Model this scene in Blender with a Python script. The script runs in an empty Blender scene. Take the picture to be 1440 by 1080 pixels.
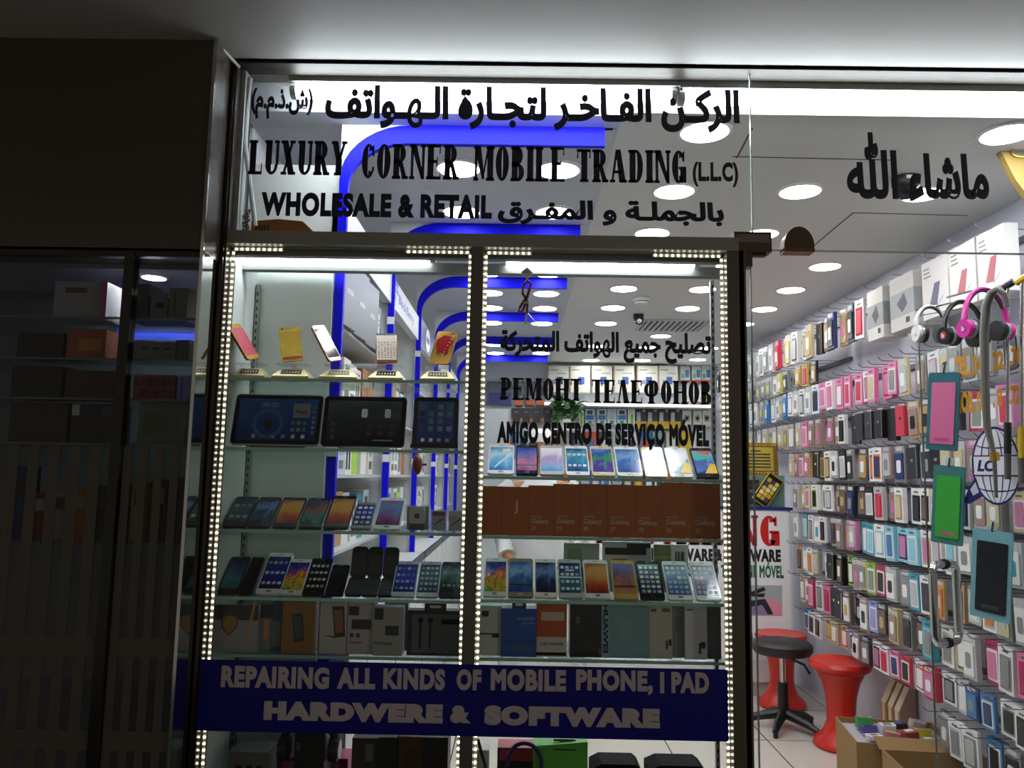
import bpy, math, random
from mathutils import Vector, Matrix
R = math.radians
SC = bpy.context.scene
COL = SC.collection
random.seed(7)
# ---------------------------------------------------------------- camera
F = 1100.0
H = 1.5
Yc = Vector((8, -128, -F)).normalized()
Zc = Vector((0.0165, 1, 0)); Zc = (Zc - Yc * Zc.dot(Yc)).normalized()
Xc = Yc.cross(Zc)
ROT = Matrix((Xc, Yc, Zc))
CAM = Vector((0, 0, H))
cam = bpy.data.objects.new('camera', bpy.data.cameras.new('camera'))
cam.data.sensor_width = 36; cam.data.lens = F / 1440 * 36; cam.data.clip_start = .02
cam.matrix_world = Matrix.Translation(CAM) @ ROT.to_4x4()
COL.objects.link(cam); SC.camera = cam
def P(px, py, Y):
    d = ROT @ Vector(((px - 720) / F, (540 - py) / F, -1))
    return CAM + d * (Y / d.y)
def PZ(px, py, z):
    d = ROT @ Vector(((px - 720) / F, (540 - py) / F, -1))
    return CAM + d * ((z - H) / d.z)
# ---------------------------------------------------------------- world, exposure
w = bpy.data.worlds.new('night'); SC.world = w; w.use_nodes = True
w.node_tree.nodes['Background'].inputs[0].default_value = (.9, .82, .7, 1)
w.node_tree.nodes['Background'].inputs[1].default_value = .075
sl = bpy.data.lights.new('facade_fill', 'POINT'); sl.energy = 60; sl.color = (1, .86, .7); sl.shadow_soft_size = .25  # added fill light out of view, brightens the facade and sign letters
slo = bpy.data.objects.new('facade_fill', sl); slo.location = (6.5, -3.6, 2.5); COL.objects.link(slo)
SC.view_settings.view_transform = 'Standard'; SC.view_settings.look = 'None'
SC.view_settings.gamma = 1; SC.view_settings.use_curve_mapping = False
SC.view_settings.exposure = 1.25
SC.cycles.max_bounces = 8; SC.cycles.diffuse_bounces = 4; SC.cycles.glossy_bounces = 4
SC.cycles.transparent_max_bounces = 24; SC.cycles.sample_clamp_indirect = 4
SC.cycles.use_denoising = True; SC.cycles.caustics_reflective = False
DOWN_E, TUBE_E, LED_E, CASE_E = 13.0, 16.0, 3.5, 7.0
# ---------------------------------------------------------------- materials
def lin(c):
    if isinstance(c, str):
        c = [int(c[i:i + 2], 16) / 255 for i in (0, 2, 4)]
    return tuple((x / 12.92 if x <= .04045 else ((x + .055) / 1.055) ** 2.4) for x in c[:3]) + (1,)
MC = {}
def M(hexc, rough=.5, metal=0., emit=0., spec=.5, noise=0.):
    k = (hexc, rough, metal, emit, spec, noise)
    if k in MC: return MC[k]
    m = bpy.data.materials.new('m_' + hexc); m.use_nodes = True
    nt = m.node_tree; b = nt.nodes['Principled BSDF']
    b.inputs['Base Color'].default_value = lin(hexc)
    b.inputs['Roughness'].default_value = rough; b.inputs['Metallic'].default_value = metal
    b.inputs['Specular IOR Level'].default_value = spec
    if emit:
        b.inputs['Emission Color'].default_value = lin(hexc); b.inputs['Emission Strength'].default_value = emit
    if noise:
        tc = nt.nodes.new('ShaderNodeTexCoord'); n = nt.nodes.new('ShaderNodeTexNoise'); n.inputs['Scale'].default_value = 14
        n.inputs['Detail'].default_value = 6
        h = nt.nodes.new('ShaderNodeMixRGB'); h.blend_type = 'MULTIPLY'; h.inputs[0].default_value = noise
        h.inputs[1].default_value = lin(hexc)
        nt.links.new(tc.outputs['Object'], n.inputs['Vector']); nt.links.new(n.outputs['Fac'], h.inputs[2])
        nt.links.new(h.outputs[0], b.inputs['Base Color'])
    MC[k] = m; return m
def glass(name, tint=(1, 1, 1), refl=.035, rough=0.0):
    m = bpy.data.materials.new(name); m.use_nodes = True; nt = m.node_tree; nt.nodes.clear()
    o = nt.nodes.new('ShaderNodeOutputMaterial'); mx = nt.nodes.new('ShaderNodeMixShader')
    t = nt.nodes.new('ShaderNodeBsdfTransparent'); t.inputs[0].default_value = (*tint, 1)
    g = nt.nodes.new('ShaderNodeBsdfGlossy'); g.inputs['Roughness'].default_value = rough
    lw = nt.nodes.new('ShaderNodeLayerWeight'); lw.inputs['Blend'].default_value = .5
    p = nt.nodes.new('ShaderNodeMath'); p.operation = 'POWER'; p.inputs[1].default_value = 4
    a = nt.nodes.new('ShaderNodeMath'); a.operation = 'MULTIPLY_ADD'; a.inputs[1].default_value = .6; a.inputs[2].default_value = refl
    nt.links.new(lw.outputs['Facing'], p.inputs[0]); nt.links.new(p.outputs[0], a.inputs[0])
    nt.links.new(a.outputs[0], mx.inputs[0]); nt.links.new(t.outputs[0], mx.inputs[1]); nt.links.new(g.outputs[0], mx.inputs[2])
    nt.links.new(mx.outputs[0], o.inputs[0]); return m
GLASS = glass('clear_glass', (.97, .985, .98), .012)
SHELFG = glass('shelf_glass', (.86, .93, .91), .03)
TINT = glass('tinted_glass', (.9, .9, .9), .012)
CLEARP = glass('clear_plastic', (.93, .94, .95), .07, .12)
def translucent(name, hexc, amount):
    m = bpy.data.materials.new(name); m.use_nodes = True; nt = m.node_tree
    b = nt.nodes['Principled BSDF']; b.inputs['Base Color'].default_value = lin(hexc); b.inputs['Roughness'].default_value = .35
    tr = nt.nodes.new('ShaderNodeBsdfTranslucent'); tr.inputs[0].default_value = lin(hexc)
    mx = nt.nodes.new('ShaderNodeMixShader'); mx.inputs[0].default_value = amount
    nt.links.new(b.outputs[0], mx.inputs[1]); nt.links.new(tr.outputs[0], mx.inputs[2])
    nt.links.new(mx.outputs[0], nt.nodes['Material Output'].inputs[0]); return m
WP = {}
def wallpaper(cols, scale=2.0, ang=60, nz=.8, gloss=.12):
    k = (tuple(cols), scale, ang, nz)
    if k in WP: return WP[k]
    m = bpy.data.materials.new('screen_picture'); m.use_nodes = True; nt = m.node_tree; b = nt.nodes['Principled BSDF']
    tc = nt.nodes.new('ShaderNodeTexCoord'); mp = nt.nodes.new('ShaderNodeMapping')
    mp.inputs['Rotation'].default_value = (0, R(ang), 0)
    n = nt.nodes.new('ShaderNodeTexNoise'); n.inputs['Scale'].default_value = scale; n.inputs['Distortion'].default_value = 1.2
    n.inputs['Detail'].default_value = 3
    sx = nt.nodes.new('ShaderNodeSeparateXYZ')
    a = nt.nodes.new('ShaderNodeMath'); a.operation = 'MULTIPLY_ADD'; a.inputs[1].default_value = nz
    s2 = nt.nodes.new('ShaderNodeMath'); s2.operation = 'SUBTRACT'; s2.inputs[1].default_value = nz / 2
    cr = nt.nodes.new('ShaderNodeValToRGB')
    while len(cr.color_ramp.elements) < len(cols): cr.color_ramp.elements.new(.5)
    for i, c in enumerate(cols):
        e = cr.color_ramp.elements[i]; e.position = i / (len(cols) - 1); e.color = lin(c)
    L = nt.links.new
    L(tc.outputs['Generated'], mp.inputs[0]); L(tc.outputs['Generated'], n.inputs['Vector']); L(tc.outputs['Generated'], sx.inputs[0])
    L(n.outputs['Fac'], a.inputs[0]); L(sx.outputs['Z'], a.inputs[2]); L(a.outputs[0], s2.inputs[0]); L(s2.outputs[0], cr.inputs[0])
    L(cr.outputs[0], b.inputs['Base Color'])
    b.inputs['Roughness'].default_value = gloss; WP[k] = m; return m
CHROME = M('c9c9c6', .12, 1); STEEL = M('8d8a84', .3, 1); DKSTEEL = M('3c3832', .28, .9)
WHITE = M('e8e8e6', .6); BLACK = M('0b0b0c', .35); BLK2 = M('18181a', .5)
BLUE = M('0606dc', .5, 0, 0, .15); NAVYV = M('10103a', .4)
def EM(hexc, s): return M(hexc, .5, 0, s)
# ---------------------------------------------------------------- mesh builder
class MB:
    def __init__(s): s.v = []; s.f = []; s.m = []; s.mi = []; s.cur = 0
    def mat(s, m):
        if m not in s.m: s.m.append(m)
        s.cur = s.m.index(m); return s
    def add(s, vs, fs):
        n = len(s.v); s.v += [tuple(v) for v in vs]
        s.f += [[n + i for i in f] for f in fs]; s.mi += [s.cur] * len(fs); return s
    def box(s, x0, x1, y0, y1, z0, z1):
        return s.add([(x0, y0, z0), (x1, y0, z0), (x1, y1, z0), (x0, y1, z0), (x0, y0, z1), (x1, y0, z1), (x1, y1, z1), (x0, y1, z1)],
                     [(3, 2, 1, 0), (4, 5, 6, 7), (0, 1, 5, 4), (1, 2, 6, 5), (2, 3, 7, 6), (3, 0, 4, 7)])
    def obox(s, c, sz, rot):
        b = MB(); b.box(-sz[0] / 2, sz[0] / 2, -sz[1] / 2, sz[1] / 2, -sz[2] / 2, sz[2] / 2)
        return s.add([rot @ Vector(v) + Vector(c) for v in b.v], b.f)
    def prism(s, poly, y0, y1):
        """poly in (x,z), extruded from y0 (front) to y1"""
        n = len(poly); vs = [(x, y0, z) for x, z in poly] + [(x, y1, z) for x, z in poly]
        fs = [list(range(n)), list(range(2 * n - 1, n - 1, -1))] + [(i, i + n, (i + 1) % n + n, (i + 1) % n) for i in range(n)]
        return s.add(vs, fs)
    def extr(s, poly, vec):
        """a 3-D polygon swept along vec"""
        n = len(poly); vs = [Vector(p) for p in poly]; vs = vs + [p + Vector(vec) for p in vs]
        return s.add(vs, [list(range(n)), list(range(2 * n - 1, n - 1, -1))] + [(i, (i + 1) % n, (i + 1) % n + n, i + n) for i in range(n)])
    def rrect(s, x0, x1, z0, z1, r, y0, y1, k=4): return s.prism(rr(x0, x1, z0, z1, r, k), y0, y1)
    def lathe(s, prof, n=24, c=(0, 0, 0), cap=True):
        vs = []; fs = []
        for r, z in prof:
            for i in range(n):
                a = 2 * math.pi * i / n; vs.append((c[0] + r * math.cos(a), c[1] + r * math.sin(a), c[2] + z))
        for j in range(len(prof) - 1):
            for i in range(n): fs.append((j * n + i, j * n + (i + 1) % n, (j + 1) * n + (i + 1) % n, (j + 1) * n + i))
        if cap: fs.append(list(range(n - 1, -1, -1))); fs.append([(len(prof) - 1) * n + i for i in range(n)])
        return s.add(vs, fs)
    def tube(s, pts, r, n=8):
        pts = [Vector(p) for p in pts]; vs = []; fs = []
        up = Vector((.13, .31, .94))
        for i, p in enumerate(pts):
            t = (pts[min(i + 1, len(pts) - 1)] - pts[max(i - 1, 0)]).normalized()
            a = t.cross(up)
            if a.length < .05: a = t.cross(Vector((1, 0, 0)))
            a.normalize(); b = t.cross(a)
            rr_ = r[i] if isinstance(r, (list, tuple)) else r
            for k in range(n):
                q = 2 * math.pi * k / n; vs.append(p + a * rr_ * math.cos(q) + b * rr_ * math.sin(q))
        for i in range(len(pts) - 1):
            for k in range(n): fs.append((i * n + k, i * n + (k + 1) % n, (i + 1) * n + (k + 1) % n, (i + 1) * n + k))
        fs.append(list(range(n))); fs.append([(len(pts) - 1) * n + k for k in range(n)][::-1])
        return s.add(vs, fs)
    def ell(s, c, r, n=12, k=8):
        prof = [(math.sin(math.pi * j / k), -math.cos(math.pi * j / k)) for j in range(k + 1)]
        prof[0] = (.01, -1); prof[-1] = (.01, 1)
        b = MB(); b.lathe(prof, n)
        return s.add([(c[0] + x * r[0], c[1] + y * r[1], c[2] + z * r[2]) for x, y, z in b.v], b.f)
    def mesh(s, name, smooth=False):
        me = bpy.data.meshes.new(name); me.from_pydata(s.v, [], s.f)
        for m in s.m: me.materials.append(m)
        if len(s.m) > 1: me.polygons.foreach_set('material_index', s.mi)
        me.update()
        bmfix(me)
        if smooth:
            me.polygons.foreach_set('use_smooth', [True] * len(me.polygons))
            me.set_sharp_from_angle(angle=R(40))
        return me
    def build(s, name, mat=None, parent=None, smooth=False):
        if mat and not s.m: s.m.append(mat)
        return link(name, s.mesh(name, smooth), parent)
import bmesh
def bmfix(me):
    bm = bmesh.new(); bm.from_mesh(me); bmesh.ops.recalc_face_normals(bm, faces=bm.faces); bm.to_mesh(me); bm.free()
def rr(x0, x1, z0, z1, r, k=4):
    o = []
    for cx, cz, a in ((x1 - r, z1 - r, 0), (x0 + r, z1 - r, 90), (x0 + r, z0 + r, 180), (x1 - r, z0 + r, 270)):
        for i in range(k + 1):
            q = R(a + 90 * i / k); o.append((cx + r * math.cos(q), cz + r * math.sin(q)))
    return o
def link(name, data, parent=None):
    o = bpy.data.objects.new(name, data); COL.objects.link(o)
    if parent: o.parent = parent
    return o
def thing(name, label, cat, loc=(0, 0, 0), rot=(0, 0, 0), group=None):
    o = link(name, None); o.location = loc; o.rotation_euler = rot; o.empty_display_size = .02
    return tag(o, label, cat, group)
def tag(o, label, cat, group=None):
    o['label'] = label; o['category'] = cat
    if group: o['group'] = group
    return o
def struct(o): o['kind'] = 'structure'; return o
def dup(root, loc=None, rot=None, label=None, group=None):
    def cp(o, par):
        c = o.copy(); COL.objects.link(c)
        if par: c.parent = par
        for ch in KIDS.get(o.name, []): cp(ch, c)
        return c
    if root.name not in KIDS:
        def reg(o):
            KIDS[o.name] = list(o.children)
            for ch in o.children: reg(ch)
        reg(root)
    c = cp(root, None)
    if loc is not None: c.location = loc
    if rot is not None: c.rotation_euler = rot
    if label: c['label'] = label
    if group: c['group'] = group
    return c
KIDS = {}
ORD = 'first second third fourth fifth sixth seventh eighth ninth tenth eleventh twelfth thirteenth fourteenth fifteenth sixteenth seventeenth eighteenth nineteenth twentieth'.split()
ORD += ['twenty-' + x for x in ORD[:9]] + ['thirtieth'] + ['thirty-' + x for x in ORD[:9]] + ['fortieth']
# ---------------------------------------------------------------- lettering
AR = {'ا': 0xFE8D, 'ب': 0xFE8F, 'ة': 0xFE93, 'ت': 0xFE95, 'ج': 0xFE9D, 'ح': 0xFEA1, 'خ': 0xFEA5, 'ذ': 0xFEAB, 'ر': 0xFEAD, 'ش': 0xFEB5,
      'ص': 0xFEB9, 'ع': 0xFEC9, 'ف': 0xFED1, 'ق': 0xFED5, 'ك': 0xFED9, 'ل': 0xFEDD, 'م': 0xFEE1, 'ن': 0xFEE5, 'ه': 0xFEE9, 'و': 0xFEED,
      'ي': 0xFEF1, 'ء': 0xFE80}
NOJ = 'اةذروء'
def arabic(s):
    out = []
    for i, c in enumerate(s):
        if c not in AR:
            out.append({'(': ')', ')': '('}.get(c, c)); continue
        pv = s[i - 1] if i else ' '; nx = s[i + 1] if i + 1 < len(s) else ' '
        jp = (pv in AR or pv == 'ـ') and pv not in NOJ and c != 'ء'
        jn = c not in NOJ and ((nx in AR and nx != 'ء') or nx == 'ـ')
        if c in NOJ: k = 1 if jp else 0
        else: k = 3 if jp and jn else 1 if jp else 2 if jn else 0
        out.append(chr(AR[c] + k))
    return ''.join(reversed(out))
TS = bpy.data.scenes.new('glyph_work')          # letters are shaped in a scene of their own, removed at the end
def text_raw(s, bold=.02, space=1.0):
    """glyph outlines as a mesh; every outer contour is filled by itself, with its own holes, so overlapping strokes stay solid"""
    c = bpy.data.curves.new('t', 'FONT'); c.body = s; c.size = 1; c.resolution_u = 4; c.space_character = space
    o = bpy.data.objects.new('t', c); TS.collection.objects.link(o)
    with bpy.context.temp_override(scene=TS, view_layer=TS.view_layers[0]): dg = bpy.context.evaluated_depsgraph_get()
    dg.update()
    cu = o.evaluated_get(dg).to_curve(dg, apply_modifiers=False)
    sp = [[(tuple(q.co), tuple(q.handle_left), tuple(q.handle_right)) for q in x.bezier_points] for x in cu.splines if len(x.bezier_points) > 2]
    o.to_curve_clear(); bpy.data.objects.remove(o); bpy.data.curves.remove(c)
    def samp(x):
        out = []
        for i in range(len(x)):
            a, b = x[i], x[(i + 1) % len(x)]
            for k in range(3):
                u = k / 3; v = 1 - u
                out.append(tuple(v ** 3 * a[0][m] + 3 * v * v * u * a[2][m] + 3 * v * u * u * b[1][m] + u ** 3 * b[0][m] for m in (0, 1)))
        return out
    def area(q): return sum(q[i][0] * q[(i + 1) % len(q)][1] - q[(i + 1) % len(q)][0] * q[i][1] for i in range(len(q))) / 2
    def inside(pt, q):
        r = False
        for i in range(len(q)):
            (x0, y0), (x1, y1) = q[i], q[i - 1]
            if (y0 > pt[1]) != (y1 > pt[1]) and pt[0] < (x1 - x0) * (pt[1] - y0) / (y1 - y0) + x0: r = not r
        return r
    po = [samp(x) for x in sp]; ar = [area(q) for q in po]
    sg = 1 if max(ar, key=abs) > 0 else -1
    b = MB()
    for i, x in enumerate(sp):
        if ar[i] * sg < 0 and any(ar[k] * sg > 0 and all(inside(pt, po[k]) for pt in po[i][::3]) for k in range(len(sp))): continue
        grp = [x] + [sp[k] for k in range(len(sp)) if ar[k] * sg < 0 and abs(ar[k]) < abs(ar[i]) and sum(inside(pt, po[i]) for pt in po[k]) > .6 * len(po[k])]
        c = bpy.data.curves.new('t', 'CURVE'); c.dimensions = '2D'; c.fill_mode = 'BOTH'; c.extrude = .01; c.bevel_depth = bold; c.bevel_resolution = 0; c.resolution_u = 4
        for g in grp:
            q = c.splines.new('BEZIER'); q.bezier_points.add(len(g) - 1); q.use_cyclic_u = True
            for m, (co, hl, hr) in enumerate(g):
                bp = q.bezier_points[m]; bp.handle_left_type = bp.handle_right_type = 'FREE'; bp.co, bp.handle_left, bp.handle_right = co, hl, hr
        o = bpy.data.objects.new('t', c); TS.collection.objects.link(o); dg.update()
        me = bpy.data.meshes.new_from_object(o.evaluated_get(dg))
        b.add([(v.co.x, -v.co.z, v.co.y) for v in me.vertices], [list(f.vertices) for f in me.polygons])
        bpy.data.objects.remove(o); bpy.data.curves.remove(c); bpy.data.meshes.remove(me)
    return b
def arc(cx, cz, ro, rz, ti, tz, a0, a1, n=18):
    o = [(cx + ro * math.cos(R(a0 + (a1 - a0) * i / n)), cz + rz * math.sin(R(a0 + (a1 - a0) * i / n))) for i in range(n + 1)]
    i_ = [(cx + (ro - ti) * math.cos(R(a0 + (a1 - a0) * i / n)), cz + (rz - tz) * math.sin(R(a0 + (a1 - a0) * i / n))) for i in range(n + 1)]
    return [[o[i], o[i + 1], i_[i + 1], i_[i]] for i in range(n)]
def serif(ch, T=.25, t=.115, s=.085):
    q = lambda x0, z0, x1, z1: [(x0, z0), (x1, z0), (x1, z1), (x0, z1)]
    def st(x, w=T, a=1, b=1, e=.05):
        o = [q(x, 0, x + w, 1)]
        if a: o.append(q(x - e, 0, x + w + e, s))
        if b: o.append(q(x - e, 1 - s, x + w + e, 1))
        return o
    arm = lambda x, z, h: [[(x - .03, z), (x + .03, z), (x + .03, z + h), (x - .0, z + h)]]
    C = arc(.3, .5, .27, .5, T, s, 40, 320)
    bowl = lambda x, z0, z1, w: [q(x, z1 - s, x + w / 2, z1), q(x, z0, x + w / 2, z0 + s)] + arc(x + w / 2, (z0 + z1) / 2, w / 2, (z1 - z0) / 2, T * .92, s, -90, 90)
    E = st(.05) + [q(.05, 0, .6, s), q(.05, 1 - s, .58, 1), q(.05, .47, .44, .47 + s)] + arm(.57, 0, .27) + arm(.55, .75, .25) + arm(.43, .38, .26)
    g = {
        'L': (st(.05) + [q(.05, 0, .56, s)] + arm(.53, 0, .33), .6),
        'U': ([q(.05, .3, .05 + T, 1), q(0, 1 - s, .3, 1), q(.47, .3, .47 + t, 1), q(.4, 1 - s, .6, 1)] + arc(.3, .3, .25, .3, T * .9, s, 180, 270) + arc(.3, .3, .25, .3, t, s, 270, 360), .62),
        'X': ([[(.03, 1), (.03 + T, 1), (.58, 0), (.58 - T, 0)], [(.42, 1), (.52, 1), (.18, 0), (.08, 0)], q(0, 1 - s, .28, 1), q(.36, 1 - s, .58, 1), q(.02, 0, .25, s), q(.33, 0, .62, s)], .64),
        'R': (st(.05) + bowl(.05, .46, 1, .5) + [[(.25, .5), (.42, .5), (.62, 0), (.42, 0)], q(.4, 0, .66, s)], .66),
        'Y': ([q(.2, 0, .2 + T, .5), q(.14, 0, .46, s), [(.02, 1), (.02 + T, 1), (.4, .45), (.2, .45)], [(.5, 1), (.6, 1), (.4, .45), (.28, .45)], q(0, 1 - s, .27, 1), q(.42, 1 - s, .65, 1)], .64),
        'C': (C + [[(.46, .64), (.53, .64), (.53, .97), (.49, .97), (.42, .86)], [(.42, .14), (.53, .2), (.55, .34), (.47, .34)]], .58),
        'G': (C + [q(.36, 0.02, .36 + T, .45), q(.3, .42, .6, .42 + s), [(.46, .66), (.53, .66), (.53, .97), (.49, .97), (.42, .86)]], .62),
        'O': (arc(.3, .5, .28, .5, T, s, 0, 360, 32), .6),
        'N': (st(.05, t) + st(.5, t, 0, 1) + [[(.02, 1), (.02 + T, 1), (.5 + t, 0), (.5 + t - .12, 0)]], .64),
        'E': (E, .64),
        'M': (st(.05, t) + st(.58, T) + [[(.03, 1), (.05 + T, 1), (.47, .05), (.36, .05)], [(.36, .05), (.43, .05), (.66, 1), (.58, 1)]], .86),
        'B': (st(.05) + bowl(.05, .46, 1, .46) + bowl(.05, 0, .5, .52), .6),
        'I': (st(.05), .32),
        'T': (st(.2, T, 1, 0) + [q(.02, 1 - s, .58, 1)] + arm(.05, .72, .28) + arm(.55, .72, .28), .6),
        'A': ([[(.24, 1), (.24 + T * .8, 1), (.66, 0), (.66 - T * 1.1, 0)], [(.24, 1), (.34, 1), (.14, 0), (.06, 0)], q(.15, .28, .5, .28 + s), q(0, 0, .22, s), q(.38, 0, .7, s)], .7),
        'Λ': ([[(.24, 1), (.24 + T * .8, 1), (.66, 0), (.66 - T * 1.1, 0)], [(.24, 1), (.34, 1), (.14, 0), (.06, 0)], q(0, 0, .22, s), q(.38, 0, .7, s)], .7),
        'D': (st(.05) + bowl(.05, 0, 1, .55), .64),
        'P': (st(.05) + bowl(.05, .42, 1, .52), .6),
        'H': (st(.05) + st(.48) + [q(.1, .47, .6, .47 + s)], .76),
        'Ф': (st(.28) + bowl(.28, .32, 1, .5) + arc(.3, .6, .28, .3, T * .8, s, 90, 270), .84),
        ' ': ([], .4)}
    return g[ch]
def serif_raw(s, gap=.05):
    b = MB(); x = 0
    for ch in s:
        ps, a = serif(ch)
        for p in ps: b.prism([(x + u, v) for u, v in p], 0, .05)
        x += a + gap
    return b
def fit(b, x0, x1, z0, z1, yf, th):
    xs = [v[0] for v in b.v]; ys = [v[1] for v in b.v]; zs = [v[2] for v in b.v]
    ax, bx, ay, by, az, bz = min(xs), max(xs), min(ys), max(ys), min(zs), max(zs)
    b.v = [(x0 + (v[0] - ax) / (bx - ax) * (x1 - x0), yf + (v[1] - ay) / (by - ay + 1e-9) * th, z0 + (v[2] - az) / (bz - az) * (z1 - z0)) for v in b.v]
    return b
def lettering(name, pieces, Y, mat, th=.0015, parent=None):
    """pieces: (kind, text, x0, y0, x1, y1) photo box of the glyphs on the plane Y"""
    b = MB(); b.mat(mat)
    for kind, s, x0, y0, x1, y1 in pieces:
        r = serif_raw(s) if kind == 's' else text_raw(arabic(s), .045) if kind == 'a' else text_raw(s, kind, 1 + kind * 1.9)
        xm, ym = (x0 + x1) / 2, (y0 + y1) / 2
        fit(r, P(x0, ym, Y).x, P(x1, ym, Y).x, P(xm, y1, Y).z, P(xm, y0, Y).z, Y - th, th)
        b.add(r.v, r.f)
    return b.build(name, None, parent)
def small_text(s, x0, x1, z0, z1, yf, mat, name, parent, bold=.015, th=.0006):
    b = MB(); b.mat(mat); r = fit(text_raw(s, bold), x0, x1, z0, z1, yf - th, th); b.add(r.v, r.f)
    return b.build(name, None, parent)
# ================================================================ the setting
FY = 2.30                      # the glass front stands in the plane y = FY
CZL, CZR = 2.70, 2.706         # shop ceiling, lowered part and main part
XL, XR = -.95, 2.12            # side walls of the shop
YB = 8.4                       # back wall
def wallbox(name, mat, *b):
    return struct(MB().box(*b).build(name, mat))
def tile_mat():
    m = bpy.data.materials.new('floor_tiles'); m.use_nodes = True; nt = m.node_tree; b = nt.nodes['Principled BSDF']
    tc = nt.nodes.new('ShaderNodeTexCoord'); br = nt.nodes.new('ShaderNodeTexBrick'); mp = nt.nodes.new('ShaderNodeMapping')
    mp.inputs['Location'].default_value = (.33, .05, 0)
    br.offset = 0; br.inputs['Scale'].default_value = 1; br.inputs['Brick Width'].default_value = .6; br.inputs['Row Height'].default_value = .6
    br.inputs['Mortar Size'].default_value = .004; br.inputs['Color1'].default_value = lin('cfc8bd'); br.inputs['Color2'].default_value = lin('cac3b7')
    br.inputs['Mortar'].default_value = lin('4a463f')
    nt.links.new(tc.outputs['Object'], mp.inputs[0]); nt.links.new(mp.outputs[0], br.inputs[0]); nt.links.new(br.outputs[0], b.inputs['Base Color'])
    b.inputs['Roughness'].default_value = .22; return m
wallbox('floor', tile_mat(), -1.2, 2.6, 2.0, 8.6, -.05, 0)
wallbox('floor_pavement', M('4a4642', .7), -3.5, 3.5, -1.5, 2.0, -.06, -.01)
WALLM = M('d9d8e4', .55); CEILM = M('dcdcd8', .6); CEIL2 = M('c4c8cf', .55)
wallbox('wall_right', WALLM, XR, XR + .1, FY + .04, YB, 0, 2.78)
wallbox('wall_left', M('c9ccce', .6), XL - .1, XL, FY + .32, YB, 0, 2.78)
wallbox('wall_back', M('d4d7df', .55), XL - .1, XR + .1, YB, YB + .1, 0, 2.78)
c = MB(); c.box(.33, XR, FY + .17, YB, CZR, CZR + .084); c.build('ceiling', CEILM)['kind'] = 'structure'
c = MB(); c.box(XL, .33, FY + .2, YB, CZL, CZL + .09); c.build('ceiling_lowered', CEIL2)['kind'] = 'structure'
wallbox('ceiling_slot', M('b9bcba', .6), XL, XR, FY + .02, FY + .2, 2.79, 2.82)
# fine open joints in the ceiling sheets
jm = M('4a4c4c', .8)
for n, (pa, pb) in enumerate([((1030, 220), (1260, 225)), ((1058, 180), (1036, 222)), ((1145, 345), (1200, 299)), ((1200, 299), (1360, 303))]):
    a = PZ(*pa, CZR); b_ = PZ(*pb, CZR); d = (b_ - a); t = d.cross(Vector((0, 0, 1))).normalized() * .003
    b = MB(); z = Vector((0, 0, -.0015)); b.extr([a + t, b_ + t, b_ - t, a - t], z); struct(b.build('trim_joint', jm))
wallbox('trim_opening', M('6c6a66', .5), .335, 1.9, FY + .165, FY + .17, CZR - .012, CZR + .084)
# outside: soffit, dark pilaster, header rail
SOF = 2.748
wallbox('ceiling_soffit', M('a8a6a2', .55), -3.2, 3.2, .2, FY + .03, SOF, SOF + .1)
wallbox('wall_header', M('77736c', .5), -3.2, 3.2, FY + .03, FY + .1, 2.749, 3.0)
b = MB(); b.box(P(327, 90, FY).x, 2.6, FY - .035, FY + .035, P(700, 101, FY).z, SOF); b.box(P(327, 90, FY).x, 2.6, FY - .05, FY - .035, P(700, 95, FY).z, SOF)
struct(b.build('trim_header', M('3a352d', .5, 0, 0, .2)))
PX = P(293, 300, 2.15).x - .005       # edge of the dark pilaster
RX = P(327, 300, FY).x
DK = M('453f36', .25, 0, 0, .5)
def panel(name, x0, x1, y0, y1, py0, py1, mat, Yd=2.15):
    return struct(MB().box(x0, x1, y0, y1, P(150, py1, Yd).z, P(150, py0, Yd).z).build(name, mat))
panel('wall_pilaster', -3.2, PX, 2.15, 2.45, 44, 352, DK)
b = MB(); b.tube([P(292, 47, 2.13).lerp(Vector((0, 0, 0)), 0), (RX + .0, FY - .02, SOF - .012)], .006)
struct(b.build('trim_soffit_angle', M('8a8780', .4)))
# polished return and black post between pilaster and window
wallbox('trim_mirror_return', M('dcdcd8', .04, 1), PX - .006, PX - .002, 2.15, FY - .02, 0, SOF)
wallbox('trim_chrome_edge', CHROME, PX - .008, PX + .001, 2.142, 2.15, 0, SOF)
wallbox('column_post', M('4a4239', .2, .15), PX - .004, RX, FY - .03, FY + .05, 0, SOF)
b = MB(); b.box(RX - .014, RX - .004, FY - .042, FY - .03, 0, SOF); b.box(RX - .04, RX - .03, FY - .036, FY - .03, 0, SOF)
struct(b.build('trim_post', M('4b463f', .15, .9)))
# frame of the shop window
FR = M('8a877e', .4, .15)
zt0, zt1 = P(680, 351, FY).z, P(680, 333, FY).z     # transom
xm0, xm1 = P(664, 350, FY).x, P(681, 350, FY).x     # mullion
xr0, xr1 = P(1018, 360, FY).x, P(1035, 360, FY).x   # right post
b = MB(); b.box(RX, xr1, FY - .03, FY + .03, zt0, zt1); struct(b.build('trim_transom', FR))
b = MB(); b.box(xm0, xm1, FY - .03, FY + .03, 0, zt0); struct(b.build('trim_mullion', M('5e5b54', .3, .2)))
b = MB(); b.box(xr0, xr0 + .05, FY - .03, FY + .03, 0, zt0); b.box(xr0 + .05, xr0 + .056, FY - .026, FY + .026, 0, zt0); b.box(xr0 + .056, xr1, FY - .03, FY + .03, 0, zt0)
struct(b.build('trim_right_post', M('5e564c', .3, .2)))
b = MB(); b.box(RX, xr1, FY - .03, FY + .03, 0, .12); struct(b.build('trim_sill', FR))
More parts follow.
